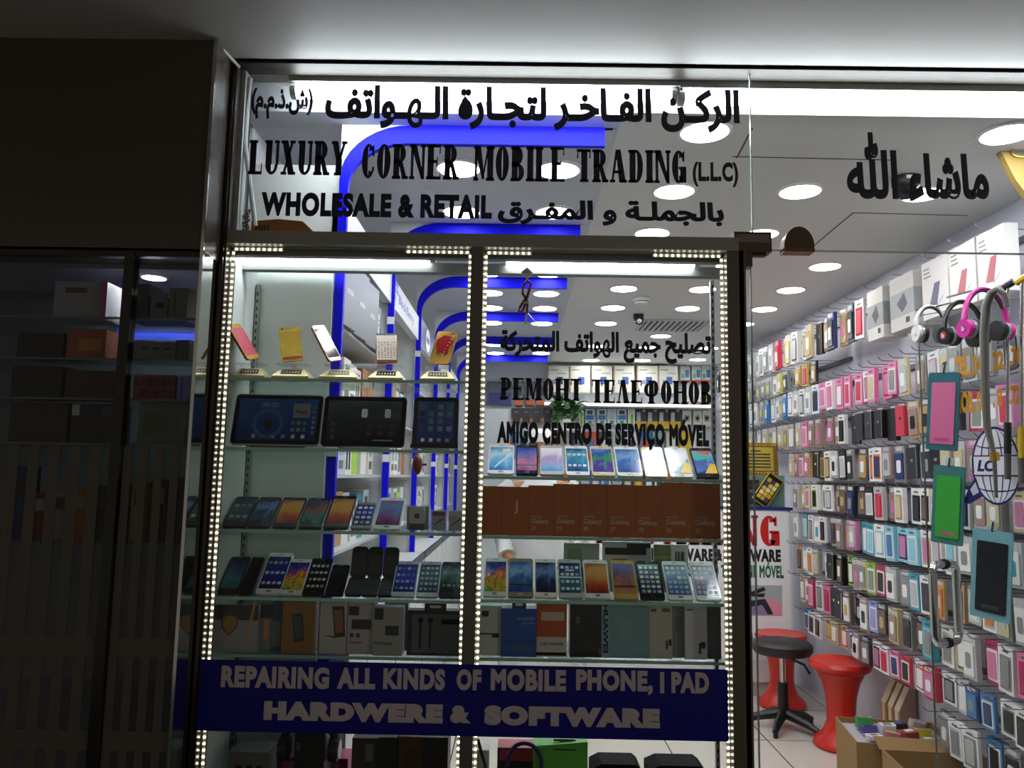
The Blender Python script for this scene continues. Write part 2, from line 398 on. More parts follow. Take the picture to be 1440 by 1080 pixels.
# glass
def pane(name, x0, x1, z0, z1, y=FY, m=GLASS): return struct(MB().box(x0, x1, y - .004, y + .004, z0, z1).build(name, m))
xe = P(1056, 220, FY).x
zd = P(1250, 354, FY).z                              # lower edge of the glass over the door
ztop = P(700, 101, FY).z
pane('window_1', RX, xe - .001, zt1, ztop)
pane('window_2', xe + .001, 2.6, zd, ztop)
pane('window_3', RX, xm0, .12, zt0); pane('window_4', xm1, xr0, .12, zt0)
pane('window_5', xr1, P(1061, 700, FY).x, .0, zd)
EDGE = M('b9c4bd', .2)
b = MB(); b.box(xe - .0012, xe + .0012, FY - .0055, FY + .0055, zt1, ztop); struct(b.build('trim_glass_joint', EDGE))
b = MB(); b.box(P(1082, 352, FY).x, 2.6, FY - .0055, FY + .0055, zd - .003, zd); struct(b.build('trim_glass_lower_edge', EDGE))
b = MB(); b.box(P(1061, 700, FY).x - .0015, P(1061, 700, FY).x + .001, FY - .0055, FY + .0055, 0, zd); struct(b.build('trim_sidelight_edge', M('6d7a74', .3)))
# ---- patch fittings
BRZ = M('5d4c44', .35, .7)
t = thing('patch_fitting', 'bronze corner patch fitting clamping the glass above the post beside the door', 'fitting', P(1045, 350, FY))
l = t.location; q = lambda px, py: P(px, py, FY) - l
b = MB(); b.box(q(1030, 350).x, q(1082, 350).x, -.022, .022, q(1056, 357).z, q(1056, 329).z); b.build('upper_plate', BRZ, t)
b = MB(); b.box(q(1031, 350).x, q(1055, 350).x, -.020, .020, q(1045, 377).z, q(1056, 357).z - .0005); b.build('lower_plate', BRZ, t)
b = MB(); b.box(q(1058, 350).x, q(1076, 350).x, -.012, .012, q(1068, 361).z, q(1068, 357).z); b.build('pivot_block', BLK2, t)
b = MB(); b.box(q(1033, 350).x, q(1079, 350).x, -.0235, -.022, q(1056, 344).z, q(1056, 333).z); b.build('cover_strip', M('8a7a74', .3, .7), t)
t = thing('lock_strike', 'half-round bronze lock plate on the lower edge of the glass over the door', 'fitting', P(1121, 354, FY))
b = MB(); b.prism([(-.045, -.002)] + [(-.045 * math.cos(math.pi * i / 16), .012 + .06 * math.sin(math.pi * i / 16)) for i in range(17)] + [(.045, -.002)], -.02, .02); b.build('plate', BRZ, t)
b = MB(); b.box(-.045, .045, -.021, .021, -.006, .006); b.build('strike_box', M('7a5238', .35, .7), t)
# ================================================================ tubes and lamps
def lamp_tube(name, label, x0, x1, y, z, r, e, caps=True, body=True):
    t = thing(name, label, 'lamp', ((x0 + x1) / 2, y, z)); L = (x1 - x0) / 2
    if body: MB().box(-L - .02, L + .02, -r * 1.3, .03, r * 1.05, r * 1.05 + .03).box(-L - .02, L + .02, -r * 1.3 - .004, -r * 1.3, r * .8, r * 1.05 + .03).build('housing', M('a9acab', .4), t)
    MB().tube([(-L, 0, 0), (L, 0, 0)], r, 10).build('tube', EM('f4faff', e), t, True)
    for s in (-1, 1): MB().tube([(s * L, 0, 0), (s * (L + .018), 0, 0)], r * 1.1, 10).build('end_cap', M('b9bbb8', .4), t)
    return t
za = P(1200, 139, FY + .08).z
lamp_tube('fluorescent_lamp', 'long fluorescent lamp behind the big shop name on the upper glass', P(418, 130, FY + .08).x, P(943, 132, FY + .08).x, FY + .08, za, .023, TUBE_E)
lamp_tube('fluorescent_lamp', 'long fluorescent lamp above the open doorway', P(962, 140, FY + .08).x, 2.3, FY + .08, za - .005, .023, TUBE_E)
b = MB(); b.tube([P(962, 105, FY + .05), P(963, 118, FY + .06), P(955, 132, FY + .07)], .003); tag(b.build('lamp_wire', BLK2), 'thin dark wire between the two fluorescent lamps over the shopfront', 'wire')
for nm, xa, xb, yy, s in (('left', 338, 605, 361, 'gold phones'), ('right', 712, 976, 369, 'red braided cable')):
    Y = FY + .1; p0 = P(xa, yy, Y); p1 = P(xb, yy, Y)
    lamp_tube('case_lamp', 'slim tube lamp at the top of the window case above the ' + s, p0.x, p1.x, Y, p0.z, .0095, CASE_E * 2)
# LED strips round the window openings
CHIP = MB().box(-.0027, .0027, -.0015, 0, -.0027, .0027).mesh('led_chip'); CHIP.materials.append(EM('fffbf0', LED_E))
GAPZ = [(P(650, 1036, FY).z, P(650, 926, FY).z)]
def strip(label, a, b_, n, Yoff=.012, skip=True, d=None):
    t = thing('led_strip', label, 'light', a); L = b_ - a; m = MB()
    u = L.normalized(); wv = Vector((1, 0, 0)) if abs(u.z) > .7 else Vector((0, 0, 1))
    m.extr([-wv * .005, wv * .005, wv * .005 + L, -wv * .005 + L], (0, .002, 0)); m.build('tape', M('d8cfae', .5), t)
    for i in range(n):
        p = L * ((i + .5) / n)
        o = link('led_chip', CHIP, t); o.location = p + Vector((0, -.0002, 0)); o.rotation_euler = (0, 0, R(random.uniform(-8, 8)))
YL = FY + .0062
zs0, zs1 = .42, zt0 - .012
def V(px, z): x = px; return Vector((x, YL, z))
xA, xB, xC, xD = RX + .008, xm0 - .006, xm1 + .006, xr0 - .006
for x, lab in ((xA, 'beside the black post'), (xB, 'beside the mullion in the window of gold phones'), (xC, 'beside the mullion in the window of brown boxes'), (xD, 'beside the metal door post')):
    strip('vertical strip of white LEDs ' + lab, V(x, zs0), V(x, zs1), 98)
for xa, xb, lab in ((xA, P(398, 345, FY).x, 'at the black post corner of the gold phone window'), (P(570, 350, FY).x, xB, 'at the mullion corner of the gold phone window'),
                    (xC, P(748, 355, FY).x, 'at the mullion corner of the red cable window'), (P(918, 358, FY).x, xD, 'at the door post corner of the red cable window')):
    strip('short horizontal strip of white LEDs ' + lab, V(xa, zs1 + .004), V(xb, zs1 + .004), max(6, int((xb - xa) / .0165)))
# downlights
dl = None
def downlight(x, y, z, label):
    global dl
    if dl is None:
        dl = thing('ceiling_downlight', label, 'lamp', (x, y, z), group='round ceiling downlights')
        MB().lathe([(.083, 0), (.096, 0), (.096, -.004), (.083, -.008)], 28, cap=False).build('trim_ring', WHITE, dl, True)
        MB().lathe([(.001, -.0065), (.083, -.0065), (.083, -.002), (.001, -.002)], 28).build('diffuser', EM('fbfdff', DOWN_E), dl)
        return dl
    return dup(dl, (x, y, z), None, label)
for col, where, z, pts in (('A', 'beside the blue arches', CZL, ((645, 236), (649, 297), (685, 383), (689, 411), (690, 432), (691, 453), (695, 484), (697, 496))),
                           ('B', 'over the end of the blue arches', CZL, ((785, 238), (779, 298), (771, 384), (768, 412), (766, 433), (762, 454), (763, 484), (761, 496))),
                           ('C', 'in the row at the ceiling step', CZR, ((991, 184), (948, 268), (917, 327), (893, 372), (877, 405), (862, 432), (852, 454), (838, 486), (831, 506))),
                           ('D', 'in the middle row of the main ceiling', CZR, ((1125, 268), (1070, 328), (1028, 372), (988, 406), (967, 433), (929, 472), (912, 488), (903, 506))),
                           ('E', 'in the row beside the wall of phone cases', CZR, ((1416, 187), (1297, 272), (1160, 374), (1112, 407), (1075, 434), (1045, 455), (997, 489), (981, 505)))):
    for i, (px_, py_) in enumerate(pts):
        p = PZ(px_, py_, z); downlight(p.x, min(p.y, YB - .15), z, f'{ORD[i]} lit round downlight from the shopfront {where}')
# blue arches over the left aisle
SX = -.6; AX = P(850, 192, 2.6).x
STR = (2.6, 3.66, 4.68, 5.72, 6.76, 7.8)
for i, y in enumerate(STR):
    t = thing('blue_arch', f'{ORD[i]} bright blue arch strip from the shopfront, up the shelf wall and over the ceiling', 'trim', (SX, y, 0), group='blue arch strips')
    zt = CZL - .027; r = .2
    poly = [(AX - SX, zt + .026), (AX - SX, zt - .040), (r, zt - .040)]
    poly += [(r - r * math.sin(R(a)), zt - .040 - r * .8 + r * .8 * math.cos(R(a))) for a in range(10, 91, 10)]
    poly += [(0, .7), (-.03, .7)] if i == 0 else [(0, .3), (-.03, .3)]
    ro = r + .045
    poly += [(ro - .03 - ro * math.cos(R(a)) * 1.0, zt + .026 - ro * .8 + ro * .8 * math.sin(R(a))) for a in range(0, 91, 10)]
    MB().prism(poly, -.012, .012).build('strip', BLUE, t)
    b = MB()
    for zz in (2.2, 1.55, 1.0): b.box(-.032, .002, -.0145, -.012, zz, zz + .035)
    b.build('clip', WHITE, t)
    # white fascia above the arch
    e = MB(); e.prism([(-.03, zt - .2), (-.03, CZL + .08 if i == 0 else CZL - .001), (AX - SX + .03, CZL + .08 if i == 0 else CZL - .001), (AX - SX + .03, zt + .027), (ro, zt + .027)] +
                    [(ro - .03 - ro * math.cos(R(a)), zt + .026 - ro * .8 + ro * .8 * math.sin(R(a))) for a in range(80, -1, -10)], -.008, .012)
    e.build('fascia', M('dcdedf', .5), t)
# ceiling devices
p = PZ(902, 418, CZR)
t = thing('smoke_detector', 'round white smoke detector on the main ceiling between downlights', 'detector', (p.x, p.y, CZR))
MB().lathe([(.06, 0), (.062, -.015), (.05, -.03), (.045, -.045), (.02, -.055), (.001, -.056)], 24).build('body', WHITE, t, True)
b = MB(); b.lathe([(.0505, -.03), (.0515, -.033), (.0505, -.036)], 24, cap=False); b.build('slot', M('555555'), t)
p = PZ(1273, 250, CZR)
t = thing('dome_camera', 'black dome camera on the ceiling behind the small Arabic lettering', 'camera', (p.x, p.y, CZR))
MB().lathe([(.052, 0), (.052, -.03), (.045, -.045)], 24).build('base', BLACK, t, True)
MB().lathe([(.042, -.045), (.036, -.07), (.02, -.085), (.001, -.09)], 24).build('dome', M('1c1c22', .08), t, True)
MB().box(-.02, .005, -.0535, -.05, -.022, -.008).build('sticker', WHITE, t)
p0 = PZ(905, 449, CZR); 
t = thing('air_vent', 'pale slatted air vent in the ceiling beyond the smoke detector', 'vent', (p0.x, p0.y, CZR))
ex = PZ(1000, 452, CZR).x - p0.x
MB().box(0, ex, -.02, 0, -.012, 0).box(0, ex, .42, .44, -.012, 0).box(0, .02, 0, .42, -.012, 0).box(ex - .02, ex, 0, .42, -.012, 0).build('frame', M('cfcfcb', .5), t)
MB().box(.02, ex - .02, .0, .42, -.003, 0).build('duct', M('2c2e30', .7), t)
for i in range(11):
    MB().obox((.045 + i * (ex - .09) / 10, .21, -.012), ((ex - .09) / 10 * .55, .42, .004), Matrix.Rotation(R(12), 3, 'Y')).build('slat', M('c2c3c0', .5), t)
p = PZ(897, 443, CZR)
t = thing('bullet_camera', 'small black security camera hanging beside the air vent', 'camera', (p.x, p.y - .02, CZR))
MB().box(-.035, .035, -.03, .03, -.045, 0).build('bracket', BLACK, t)
MB().tube([(0, .04, -.045), (0, -.05, -.06)], .03, 14).build('body', BLACK, t, True)
MB().tube([(0, -.051, -.0603), (0, -.053, -.0605)], .018, 14).build('lens', M('8b8f96', .1, .6), t)
# box standing in for an orange reflection, trunking and wires over the transom
z0 = zt1
t = thing('reflection_box', 'orange-brown slotted box on the transom, standing in for an orange reflection', 'reflection stand-in', (P(358, 318, FY + .06).x, FY + .06, z0))
wd = P(445, 318, FY + .06).x - P(358, 318, FY + .06).x
MB().prism([(0, 0), (wd, 0), (wd, .018), (wd - .035, .05), (wd * .42, .056), (0, .048)], -.03, .05).build('body', M('a2622c', .45), t)
b = MB()
for i in range(5): b.box(.015 + i * .009, .019 + i * .009, -.0315, -.03, .014, .036)
b.build('slot', BLACK, t)
t = thing('wire_bundle', 'dark tangled wires at the corner of the upper glass by the post', 'wire', (P(345, 300, FY + .05).x, FY + .05, z0))
for k in range(5):
    rr_ = random.Random(k); pts = [(rr_.uniform(-.012, .012), rr_.uniform(0, .02), .0 + .012 * j + (.0 if j else .003)) for j in range(9)]
    MB().tube(pts, .0022, 6).build('wire', M(['1a1a1a', '3a1a12', '151515', '5a2a18', '222222'][k]), t)
b = MB(); b.tube([P(350, 318, FY + .03) + Vector((.02, 0, 0)), P(352, 260, FY + .03), P(344, 200, FY + .03), P(347, 150, FY + .03), P(352, 110, FY + .03)], .0075)
tag(b.build('cable_trunking', M('b5bab8', .5), None, True), 'bent grey cable conduit up the inner edge of the upper glass', 'conduit')
b = MB(); b.box(RX, RX + .012, FY + .01, FY + .06, zt1, ztop); struct(b.build('trim_jamb', M('9aa09e', .5)))
# ================================================================ lettering on the glass
INK = M('0d0d28', .45)
LY = FY - .0042
def lt(label, pieces, mat=INK, Y=LY, name='vinyl_lettering'):
    if len(pieces) == 1: return tag(lettering(name, pieces, Y, mat), label, 'lettering')
    t = thing(name, label, 'lettering')
    for p_ in pieces: lettering('lettering', [p_], Y, mat, .0015, t)
    return t
lt('dark blue Arabic shop name, topmost line on the upper glass', [('a', 'الركـن الفـاخـر لتجـارة الـهـواتف', 457, 122, 1040, 184), ('a', '(ش.ذ.م.م)', 353, 124, 440, 168)])
lt('dark blue serif line LUXURY CORNER MOBILE TRADING on the upper glass', [('s', 'LUXURY', 350, 198, 488, 246), ('s', 'CORNER', 509, 203, 646, 252), ('s', 'MOBILE', 666, 206, 794, 255), ('s', 'TRADING', 811, 211, 965, 257), (.05, '(L.L.C)', 974, 228, 1038, 263)])
lt('bold capitals WHOLESALE & RETAIL under the serif shop name', [(.06, 'WHOLESALE & RETAIL', 367, 272, 692, 306)])
lt('small Arabic words beside WHOLESALE & RETAIL on the upper glass', [('a', 'بالجملـة و المفـرق', 700, 282, 1018, 318)])
lt('dark Arabic lettering on the glass above the doorway', [('a', 'ماشاء', 1276, 216, 1390, 285), (.035, '\uFDF2', 1190, 186, 1262, 280)])
lt('dark Arabic line over the Cyrillic words on the window', [('a', 'تصليح جميع الهواتف المتحركة', 703, 466, 1000, 510)])
lt('black serif Cyrillic words on the window with brown boxes', [('s', 'PEMOHT', 703.6, 532, 817, 563), ('s', 'TEΛEФOHOB', 832, 535, 1000, 568)])
lt('black capitals AMIGO CENTRO line just above the top row of phones', [(.075, 'AMIGO CENTRO DE SERVIÇO MÓVEL', 699, 588, 997, 632)])
# blue repair sign stuck across both windows
pa, pb = P(288, 930, FY), P(1019, 930, FY)
zb, ztp = P(655, 1030, FY).z, P(655, 930.5, FY).z
t = thing('repair_sign', 'wide translucent dark blue sign with two lines of grey capitals across both windows', 'sign', (P(655, 930, FY).x, FY - .031, zb))
MB().box(pa.x - t.location.x, pb.x - t.location.x, -.0015, 0, 0, ztp - zb).build('blue_film', translucent('blue_film', '0a0d8c', .35), t)
for p_ in [(.06, 'REPAIRING', 311, 937, 463, 968), (.06, 'ALL', 474, 939, 528, 969), (.06, 'KINDS', 539, 940, 626, 970), (.06, 'OF', 642, 941, 677, 971), (.06, 'MOBILE', 690, 941, 796, 972), (.06, 'PHONE,', 810, 942, 918, 977), (.06, 'I', 928, 945, 934, 975), (.06, 'PAD', 944, 945, 997, 975),
                           (.09, 'HARDWERE', 371, 988, 623, 1015), (.09, '&', 633, 992, 662, 1017), (.09, 'SOFTWARE', 681, 994, 928, 1022)]:
    o = lettering('lettering', [p_], FY - .0327, M('b6acb0', .45)); o.parent = t; o.location = -t.location
# ================================================================ window cases
sy0, sy1 = FY + .032, FY + .29
GREYP = M('c9cfcb', .5)
wallbox('wall_case_back', M('cdd4cf', .45), -.90, P(464, 500, 2.57).x, 2.565, 2.575, .3, zt0 + .03)
wallbox('wall_case_side', GREYP, -.90, -.885, FY + .05, 2.565, .3, zt0 + .03)
wallbox('trim_case_top', M('6f726f', .5), -.90, xr1, FY + .03, FY + .06, zt0 - .02, zt0)
wallbox('trim_case_rail', M('6c6e6c', .5), -.90, xr1, FY + .115, FY + .15, zt0 - .042, zt0 - .012)
wallbox('trim_case_base', M('8a8c8b', .4), -.90, xr1 - .002, FY + .03, FY + .34, .38, .42)
def upright(label, x, y, z0, z1, side):
    t = thing('shelf_upright', label, 'shelf upright', (x, y, z0))
    b = MB(); b.box(-.006, .006, -.008, .008, 0, z1 - z0); b.build('channel', M('9a9c98', .3, .8), t)
    b = MB(); n = int((z1 - z0) / .025)
    for i in range(n): b.box(-.0025, .0025, -.0092, -.008, .008 + i * .025, .02 + i * .025)
    b.build('slot', BLACK, t)
upright('slotted metal shelf upright in the inner corner of the gold phone window', -.875, 2.553, .42, P(340, 400, 2.55).z, 1)
upright('slotted metal shelf upright at the door post side of the window with brown boxes', P(1002, 500, 2.56).x, 2.56, .42, zt0 - .02, 1)
SZ = {}
def shelf(key, label, x0, x1, px, py):
    z = P(px, py, sy0).z; SZ[key] = z
    t = thing('glass_shelf', label, 'shelf', (x0, sy0, z))
    MB().box(0, x1 - x0, .002, sy1 - sy0, -.009, 0).build('pane', SHELFG, t)
    MB().box(0, x1 - x0, 0, .002, -.009, 0).build('front_edge', M('a4d0c0', .2), t)
for k, py, lab in ((1, 533, 'the gold display phones'), (2, 631, 'three tablets'), (3, 747, 'phones and clear accessory packs'), (4, 842, 'phones and black flip phones'), (5, 923, 'boxed accessories above the blue sign')):
    shelf('L%d' % k, 'green-edged glass shelf carrying ' + lab, -.885, xm0 + .005, 490, py)
for k, py, lab in ((1, 672, 'nine phones under the window lettering'), (2, 756, 'nine brown phone boxes'), (3, 846, 'nine phones below the brown boxes'), (4, 928, 'accessory boxes on the side of the door post')):
    shelf('R%d' % k, 'green-edged glass shelf carrying ' + lab, xm1 - .005, xr0 + .005, 845, py)
# ---------------------------------------------------------------- phones
IC = ['d8dce0', 'b8c8d8', 'e8eaec', '9ab0c8', 'b8d0b8', 'd8b0a8', '7a90b0', 'dcd4c0']
def icons(b, x0, x1, z0, z1, nx, nz, y, seed=1, cols=IC, th=.0004):
    rn = random.Random(seed); sx = (x1 - x0) / nx; sz = (z1 - z0) / nz; s = min(sx, sz) * .34
    for i in range(nx):
        for j in range(nz):
            cx = x0 + sx * (i + .5); cz = z0 + sz * (j + .5)
            b.mat(M(rn.choice(cols), .3)); b.rrect(cx - s, cx + s, cz - s, cz + s, s * .35, y - th, y, 2)
def phone(label, loc, w, h, body, wp, icon=None, lean=50, yaw=0, roll=0, bez=.12, group=None, extra=None, name='mobile_phone', th=.008, side=.05, dock=False):
    t = thing(name, label, 'phone', loc, (0, 0, 0), group)
    t.rotation_mode = 'XYZ'; t.rotation_euler = Matrix(Matrix.Rotation(R(yaw), 3, 'Z') @ Matrix.Rotation(R(-lean), 3, 'X') @ Matrix.Rotation(R(roll), 3, 'Y')).to_euler()
    bm = M(body, .25, 0, 0, .5)
    b = MB(); b.rrect(-w / 2, w / 2, 0, h, w * .11, 0, th, 4); b.build('body', bm, t)
    b = MB(); b.rrect(-w / 2 + .0006, w / 2 - .0006, .0006, h - .0006, w * .105, -.0006, 0, 4); b.build('front_glass', M(body, .06), t)
    sx = w * (.5 - side)
    MB().box(-sx, sx, -.0009, -.0006, h * bez, h * (1 - bez * .85)).build('screen', wp, t)
    b = MB(); b.box(-w * .1, w * .1, -.0009, -.0006, h * (1 - bez * .45), h * (1 - bez * .45) + .002); b.build('earpiece', M('555555', .4), t)
    b = MB(); b.rrect(-w * .1, w * .1, h * bez * .35, h * bez * .75, w * .03, -.0011, -.0006, 2); b.build('home_button', M('9a9a9a' if body in ('e9e9e7', 'f2efe6') else '2c2c30' if body < '5' else 'c8c8c8', .2, .3), t)
    if icon:
        b = MB(); icons(b, -sx * .94, sx * .94, h * bez * 1.1, h * (1 - bez * 1.1), icon[0], icon[1], -.0009, icon[2], icon[3] if len(icon) > 3 else IC); b.build('app_icons', None, t)
    if extra: extra(t, sx, h, bez)
    return t
WPS = {
    'sky': wallpaper(['2a6fa8', '6db6dc', 'c8e6f2', '4d9ccc'], 2.2), 'dusk': wallpaper(['8a4a6a', 'c87898', '6a7ac8', '384a9a'], 2.5),
    'lav': wallpaper(['3aa0b8', '9ab0d8', 'c8a8d0', 'f4f0f4', 'ffffff'], 2, 60, .5), 'teal': wallpaper(['123a5a', '2a78a0', '56b0c8', '1c4a78'], 2),  # lav runs to white: glare put into the screen colour
    'swirl': wallpaper(['22407a', '5a3aa0', '3c9a5a', '2a4a9a', '5a86c8'], 2.6, 60, 1.2), 'blue': wallpaper(['1c3f80', '3a6ab0', '7aa8d8', '3a62a8'], 2.4),
    'white': wallpaper(['2a3a5a', 'f2f4f6', 'ffffff', 'e8ecf0'], 1.6, 60, .5), 'flower': wallpaper(['3c9a48', 'e8c23a', 'e8772a', '9a3a8a', '3a4ab8', '2a2a78'], 3.2, 60, 1.6),
    'navy': wallpaper(['101830', '24345f', '6a86c0', '182448'], 2.4), 'tealnavy': wallpaper(['1c5a60', '2c7a84', '28407c', '1a2a5c'], 1.6),
    'orange': wallpaper(['7a2420', 'b8452c', 'd88a3a', 'c89850', 'b04838'], 1.5, 60, .5), 'sunset': wallpaper(['c88a50', 'b86a58', '6a4a78', '5a6ab0'], 2.2, 60, .6),
    'ios': wallpaper(['2a5a9a', '5a8ac8', '9ab4d0', '7a8498'], 1.5, 60, .6), 'iosp': wallpaper(['6a6aa8', '9a92c0', 'b8b0cc', '8a90b0'], 1.5, 60, .6), 'iosg': wallpaper(['26303c', '3e5060', '5a707e'], 1.5, 60, .6),
    'dark': wallpaper(['08090c', '12161e', '1c242e'], 2), 'dkgreen': wallpaper(['15221e', '2a3a36', '5a7a70', '243430'], 2), 'pinkp': wallpaper(['5a2850', '8a5090', '4a90c0', 'a05088'], 2, 60, .8),
    'deep': wallpaper(['101450', '24309a', '1c2478'], 1.6), 'greyb': wallpaper(['28323e', '4a5a6a', '303a48'], 1.6), 'rain': wallpaper(['2a4048', '3a7a70', '8a5a30', '6a3040', '2a3a80'], 2.6, 60, 1.4)}
def poly_part(name, t, polys, y, th=.0004):
    b = MB()
    for i, (c, p) in enumerate(polys): b.mat(M(c, .2)); b.prism(p, y - th * (1 + .6 * i), y)
    return b.build(name, None, t)
def streak(t, s, h, z): poly_part('screen_streak', t, [('f0f6fa', [(-s * .5, h * .2), (s * .9, h * .68), (s * .9, h * .74), (-s * .6, h * .22)]), ('f4ecd0', [(s * .1, h * .74), (s * .8, h * .74), (s * .8, h * .84), (s * .1, h * .84)])], -.0009)
def tri1(t, s, h, z): poly_part('screen_shapes', t, [('6aa8d0', [(-s * .5, h * z), (s, h * z), (s, h * .62)]), ('e8c848', [(-s * .1, h * z), (s, h * z), (s, h * .42), (s * .6, h * .5)])], -.0009)
def tri2(t, s, h, z): poly_part('screen_shapes', t, [('c85a4a', [(-s, h * .88), (s, h * .88), (s * .5, h * .72)]), ('3aa8a0', [(-s, h * .88), (-s, h * .5), (s, h * .66), (s * .6, h * .72)]), ('3a5ab0', [(-s, h * .6), (s * .5, h * .3), (-s, h * z)]), ('e0b83a', [(-s * .2, h * z), (s, h * z), (s, h * .42), (s * .55, h * .46)])], -.0009)
def reeds(t, s, h, z): 
    b = MB()
    for k in range(5): b.tube([(-s * .3 + k * s * .2, -.001, h * .3), (-s * .1 + k * s * .18, -.001, h * .5), (s * .5 - k * s * .25, -.001, h * .68 - k * .004)], .0006, 5)
    b.box(-s, s, -.0013, -.0009, h * .28, h * .33); b.build('screen_reeds', M('2a1c38', .3), t)
def band(t, s, h, z): poly_part('screen_clock', t, [('e8eef2', [(-s, h * .5), (s, h * .5), (s, h * .53), (-s, h * .53)]), ('c8d8e8', [(-s * .4, h * .68), (s * .4, h * .68), (s * .4, h * .72), (-s * .4, h * .72)])], -.0009)
YP = FY + .05
def row(key, items, ybot, lean, hh, where):
    z = SZ[key]
    for i, it in enumerate(items):
        x0, x1, body, wp, lab = it[:5]; kw = it[5] if len(it) > 5 else {}
        c = P((x0 + x1) / 2, ybot, YP); wd = (x1 - x0) * YP / F * .97
        th = .008; lift = th * math.sin(R(lean)) + .0006
        phone(f'{lab}, {ORD[i]} {where}', (c.x, YP, z + lift), wd, kw.pop('h', hh), body, WPS[wp], lean=lean, **kw)
row('R1', [(685, 723, 'e9e9e7', 'sky', 'white phone showing a pale blue streaked screen', dict(extra=streak)),
           (725, 757, '1c1a1c', 'dusk', 'dark phone showing a purple dusk screen', dict(extra=reeds)),
           (759, 794, 'b9b9bc', 'lav', 'silver phone showing a lilac screen with bright glare'),
           (796, 830, 'e9e9e7', 'teal', 'white phone with teal home screen icons', dict(icon=(4, 2, 5))),
           (833, 866, 'd9c9a0', 'swirl', 'gold phone showing a green and purple screen'),
           (868, 905, 'e9e9e7', 'blue', 'white phone showing a plain blue screen'),
           (908, 940, 'd9c9a0', 'white', 'gold phone with a washed-out white screen'),  # white here is glare, put into the screen colour
           (943, 976, 'e9e9e7', 'white', 'white phone with yellow and blue triangles', dict(extra=tri1)),
           (980, 1013, '1c1a1c', 'blue', 'black phone with red, teal and yellow facets', dict(extra=tri2))], 668, 50, .142, 'on the top phone shelf')
row('R3', [(679, 712, 'e9e9e7', 'flower', 'white phone showing a bright flower screen'),
           (714, 750, '8f837a', 'blue', 'grey-brown phone showing a blue landscape screen', dict(extra=reeds)),
           (752, 784, 'f2efe6', 'navy', 'ivory phone showing a dark blue screen'),
           (786, 820, 'b9b9bc', 'tealnavy', 'silver phone with a clock bar and teal screen', dict(extra=band, icon=(4, 4, 9))),
           (823, 859, 'e9e9e7', 'orange', 'white phone showing an orange and red screen'),
           (864, 898, 'c9a45a', 'sunset', 'gold phone showing a sunset screen', dict(extra=reeds)),
           (901, 936, '17171a', 'iosg', 'black phone with a grid of app icons', dict(icon=(4, 6, 3))),
           (940, 976, 'e9e9e7', 'ios', 'white phone with icons on a blue screen', dict(icon=(4, 6, 4))),
           (980, 1016, 'e9e9e7', 'iosp', 'white phone with icons on a lilac screen', dict(icon=(4, 6, 6)))], 842, 49, .15, 'on the lower phone shelf')
row('L3', [(311, 345, '2a2c30', 'greyb', 'dark phone with a dim grey-blue screen', dict(icon=(3, 2, 2, ['8a98a8', '6a7888']))),
           (346, 379, '3a3c42', 'navy', 'dark phone showing a murky navy screen'),
           (381, 416, '2b2622', 'orange', 'black phone showing an orange screen'),
           (418, 452, '2b2622', 'rain', 'black phone showing a multicoloured screen'),
           (454, 489, '1c1a1c', 'orange', 'black-framed phone with a red and violet screen', dict(h=.155)),
           (492, 521, '8f8f92', 'deep', 'small silver-edged phone with a blue icon screen', dict(icon=(3, 4, 12), h=.125)),
           (524, 562, 'e9e9e7', 'pinkp', 'white phone showing a pink and blue screen', dict(h=.15))], 741, 54, .142, 'below the tablets')
row('L4', [(304, 333, '1c1e22', 'tealnavy', 'black phone with a dark teal screen'),
           (335, 353, '101012', 'dark', 'narrow black keypad phone'),
           (358, 394, 'e9e9e7', 'deep', 'tall white phone with a blue icon screen', dict(icon=(4, 3, 7), h=.165)),
           (392, 424, 'e9e9e7', 'flower', 'white phone showing a flower screen', dict(h=.14)),
           (424, 455, '141416', 'dark', 'black phone with pale square icons', dict(icon=(4, 4, 8, ['b8bcc4', '8a8e96', 'd0d4da']), h=.145)),
           (457, 482, '0e0e10', 'dark', 'small black phone with a dark screen', dict(h=.12))], 836, 50, .145, 'beside the flip phones')
z = SZ['L4']
for px0, px1, body, wp, lab, ic in ((549, 583, 'b0b3c0', 'deep', 'silver phone with a deep blue screen beside the black flip phones', (4, 4, 21, ['3a4aa8', '6a7ad0', '8a9ae0'])),
                                (584, 616, 'a8abb0', 'greyb', 'silver phone with a grey icon screen, second beyond the flip phones', (4, 5, 22, ['8a96a4', '6a7684', 'aab4c0'])),
                                (616, 650, '2a2c2e', 'dkgreen', 'black phone with a grey-green mountain screen next to the mullion', (4, 2, 23, ['6a7a78', '4a5a58']))):
    c = P((px0 + px1) / 2, 836, YP); phone(lab, (c.x, YP, z + .007), (px1 - px0) * YP / F * .96, .14, body, WPS[wp], icon=ic, lean=50)
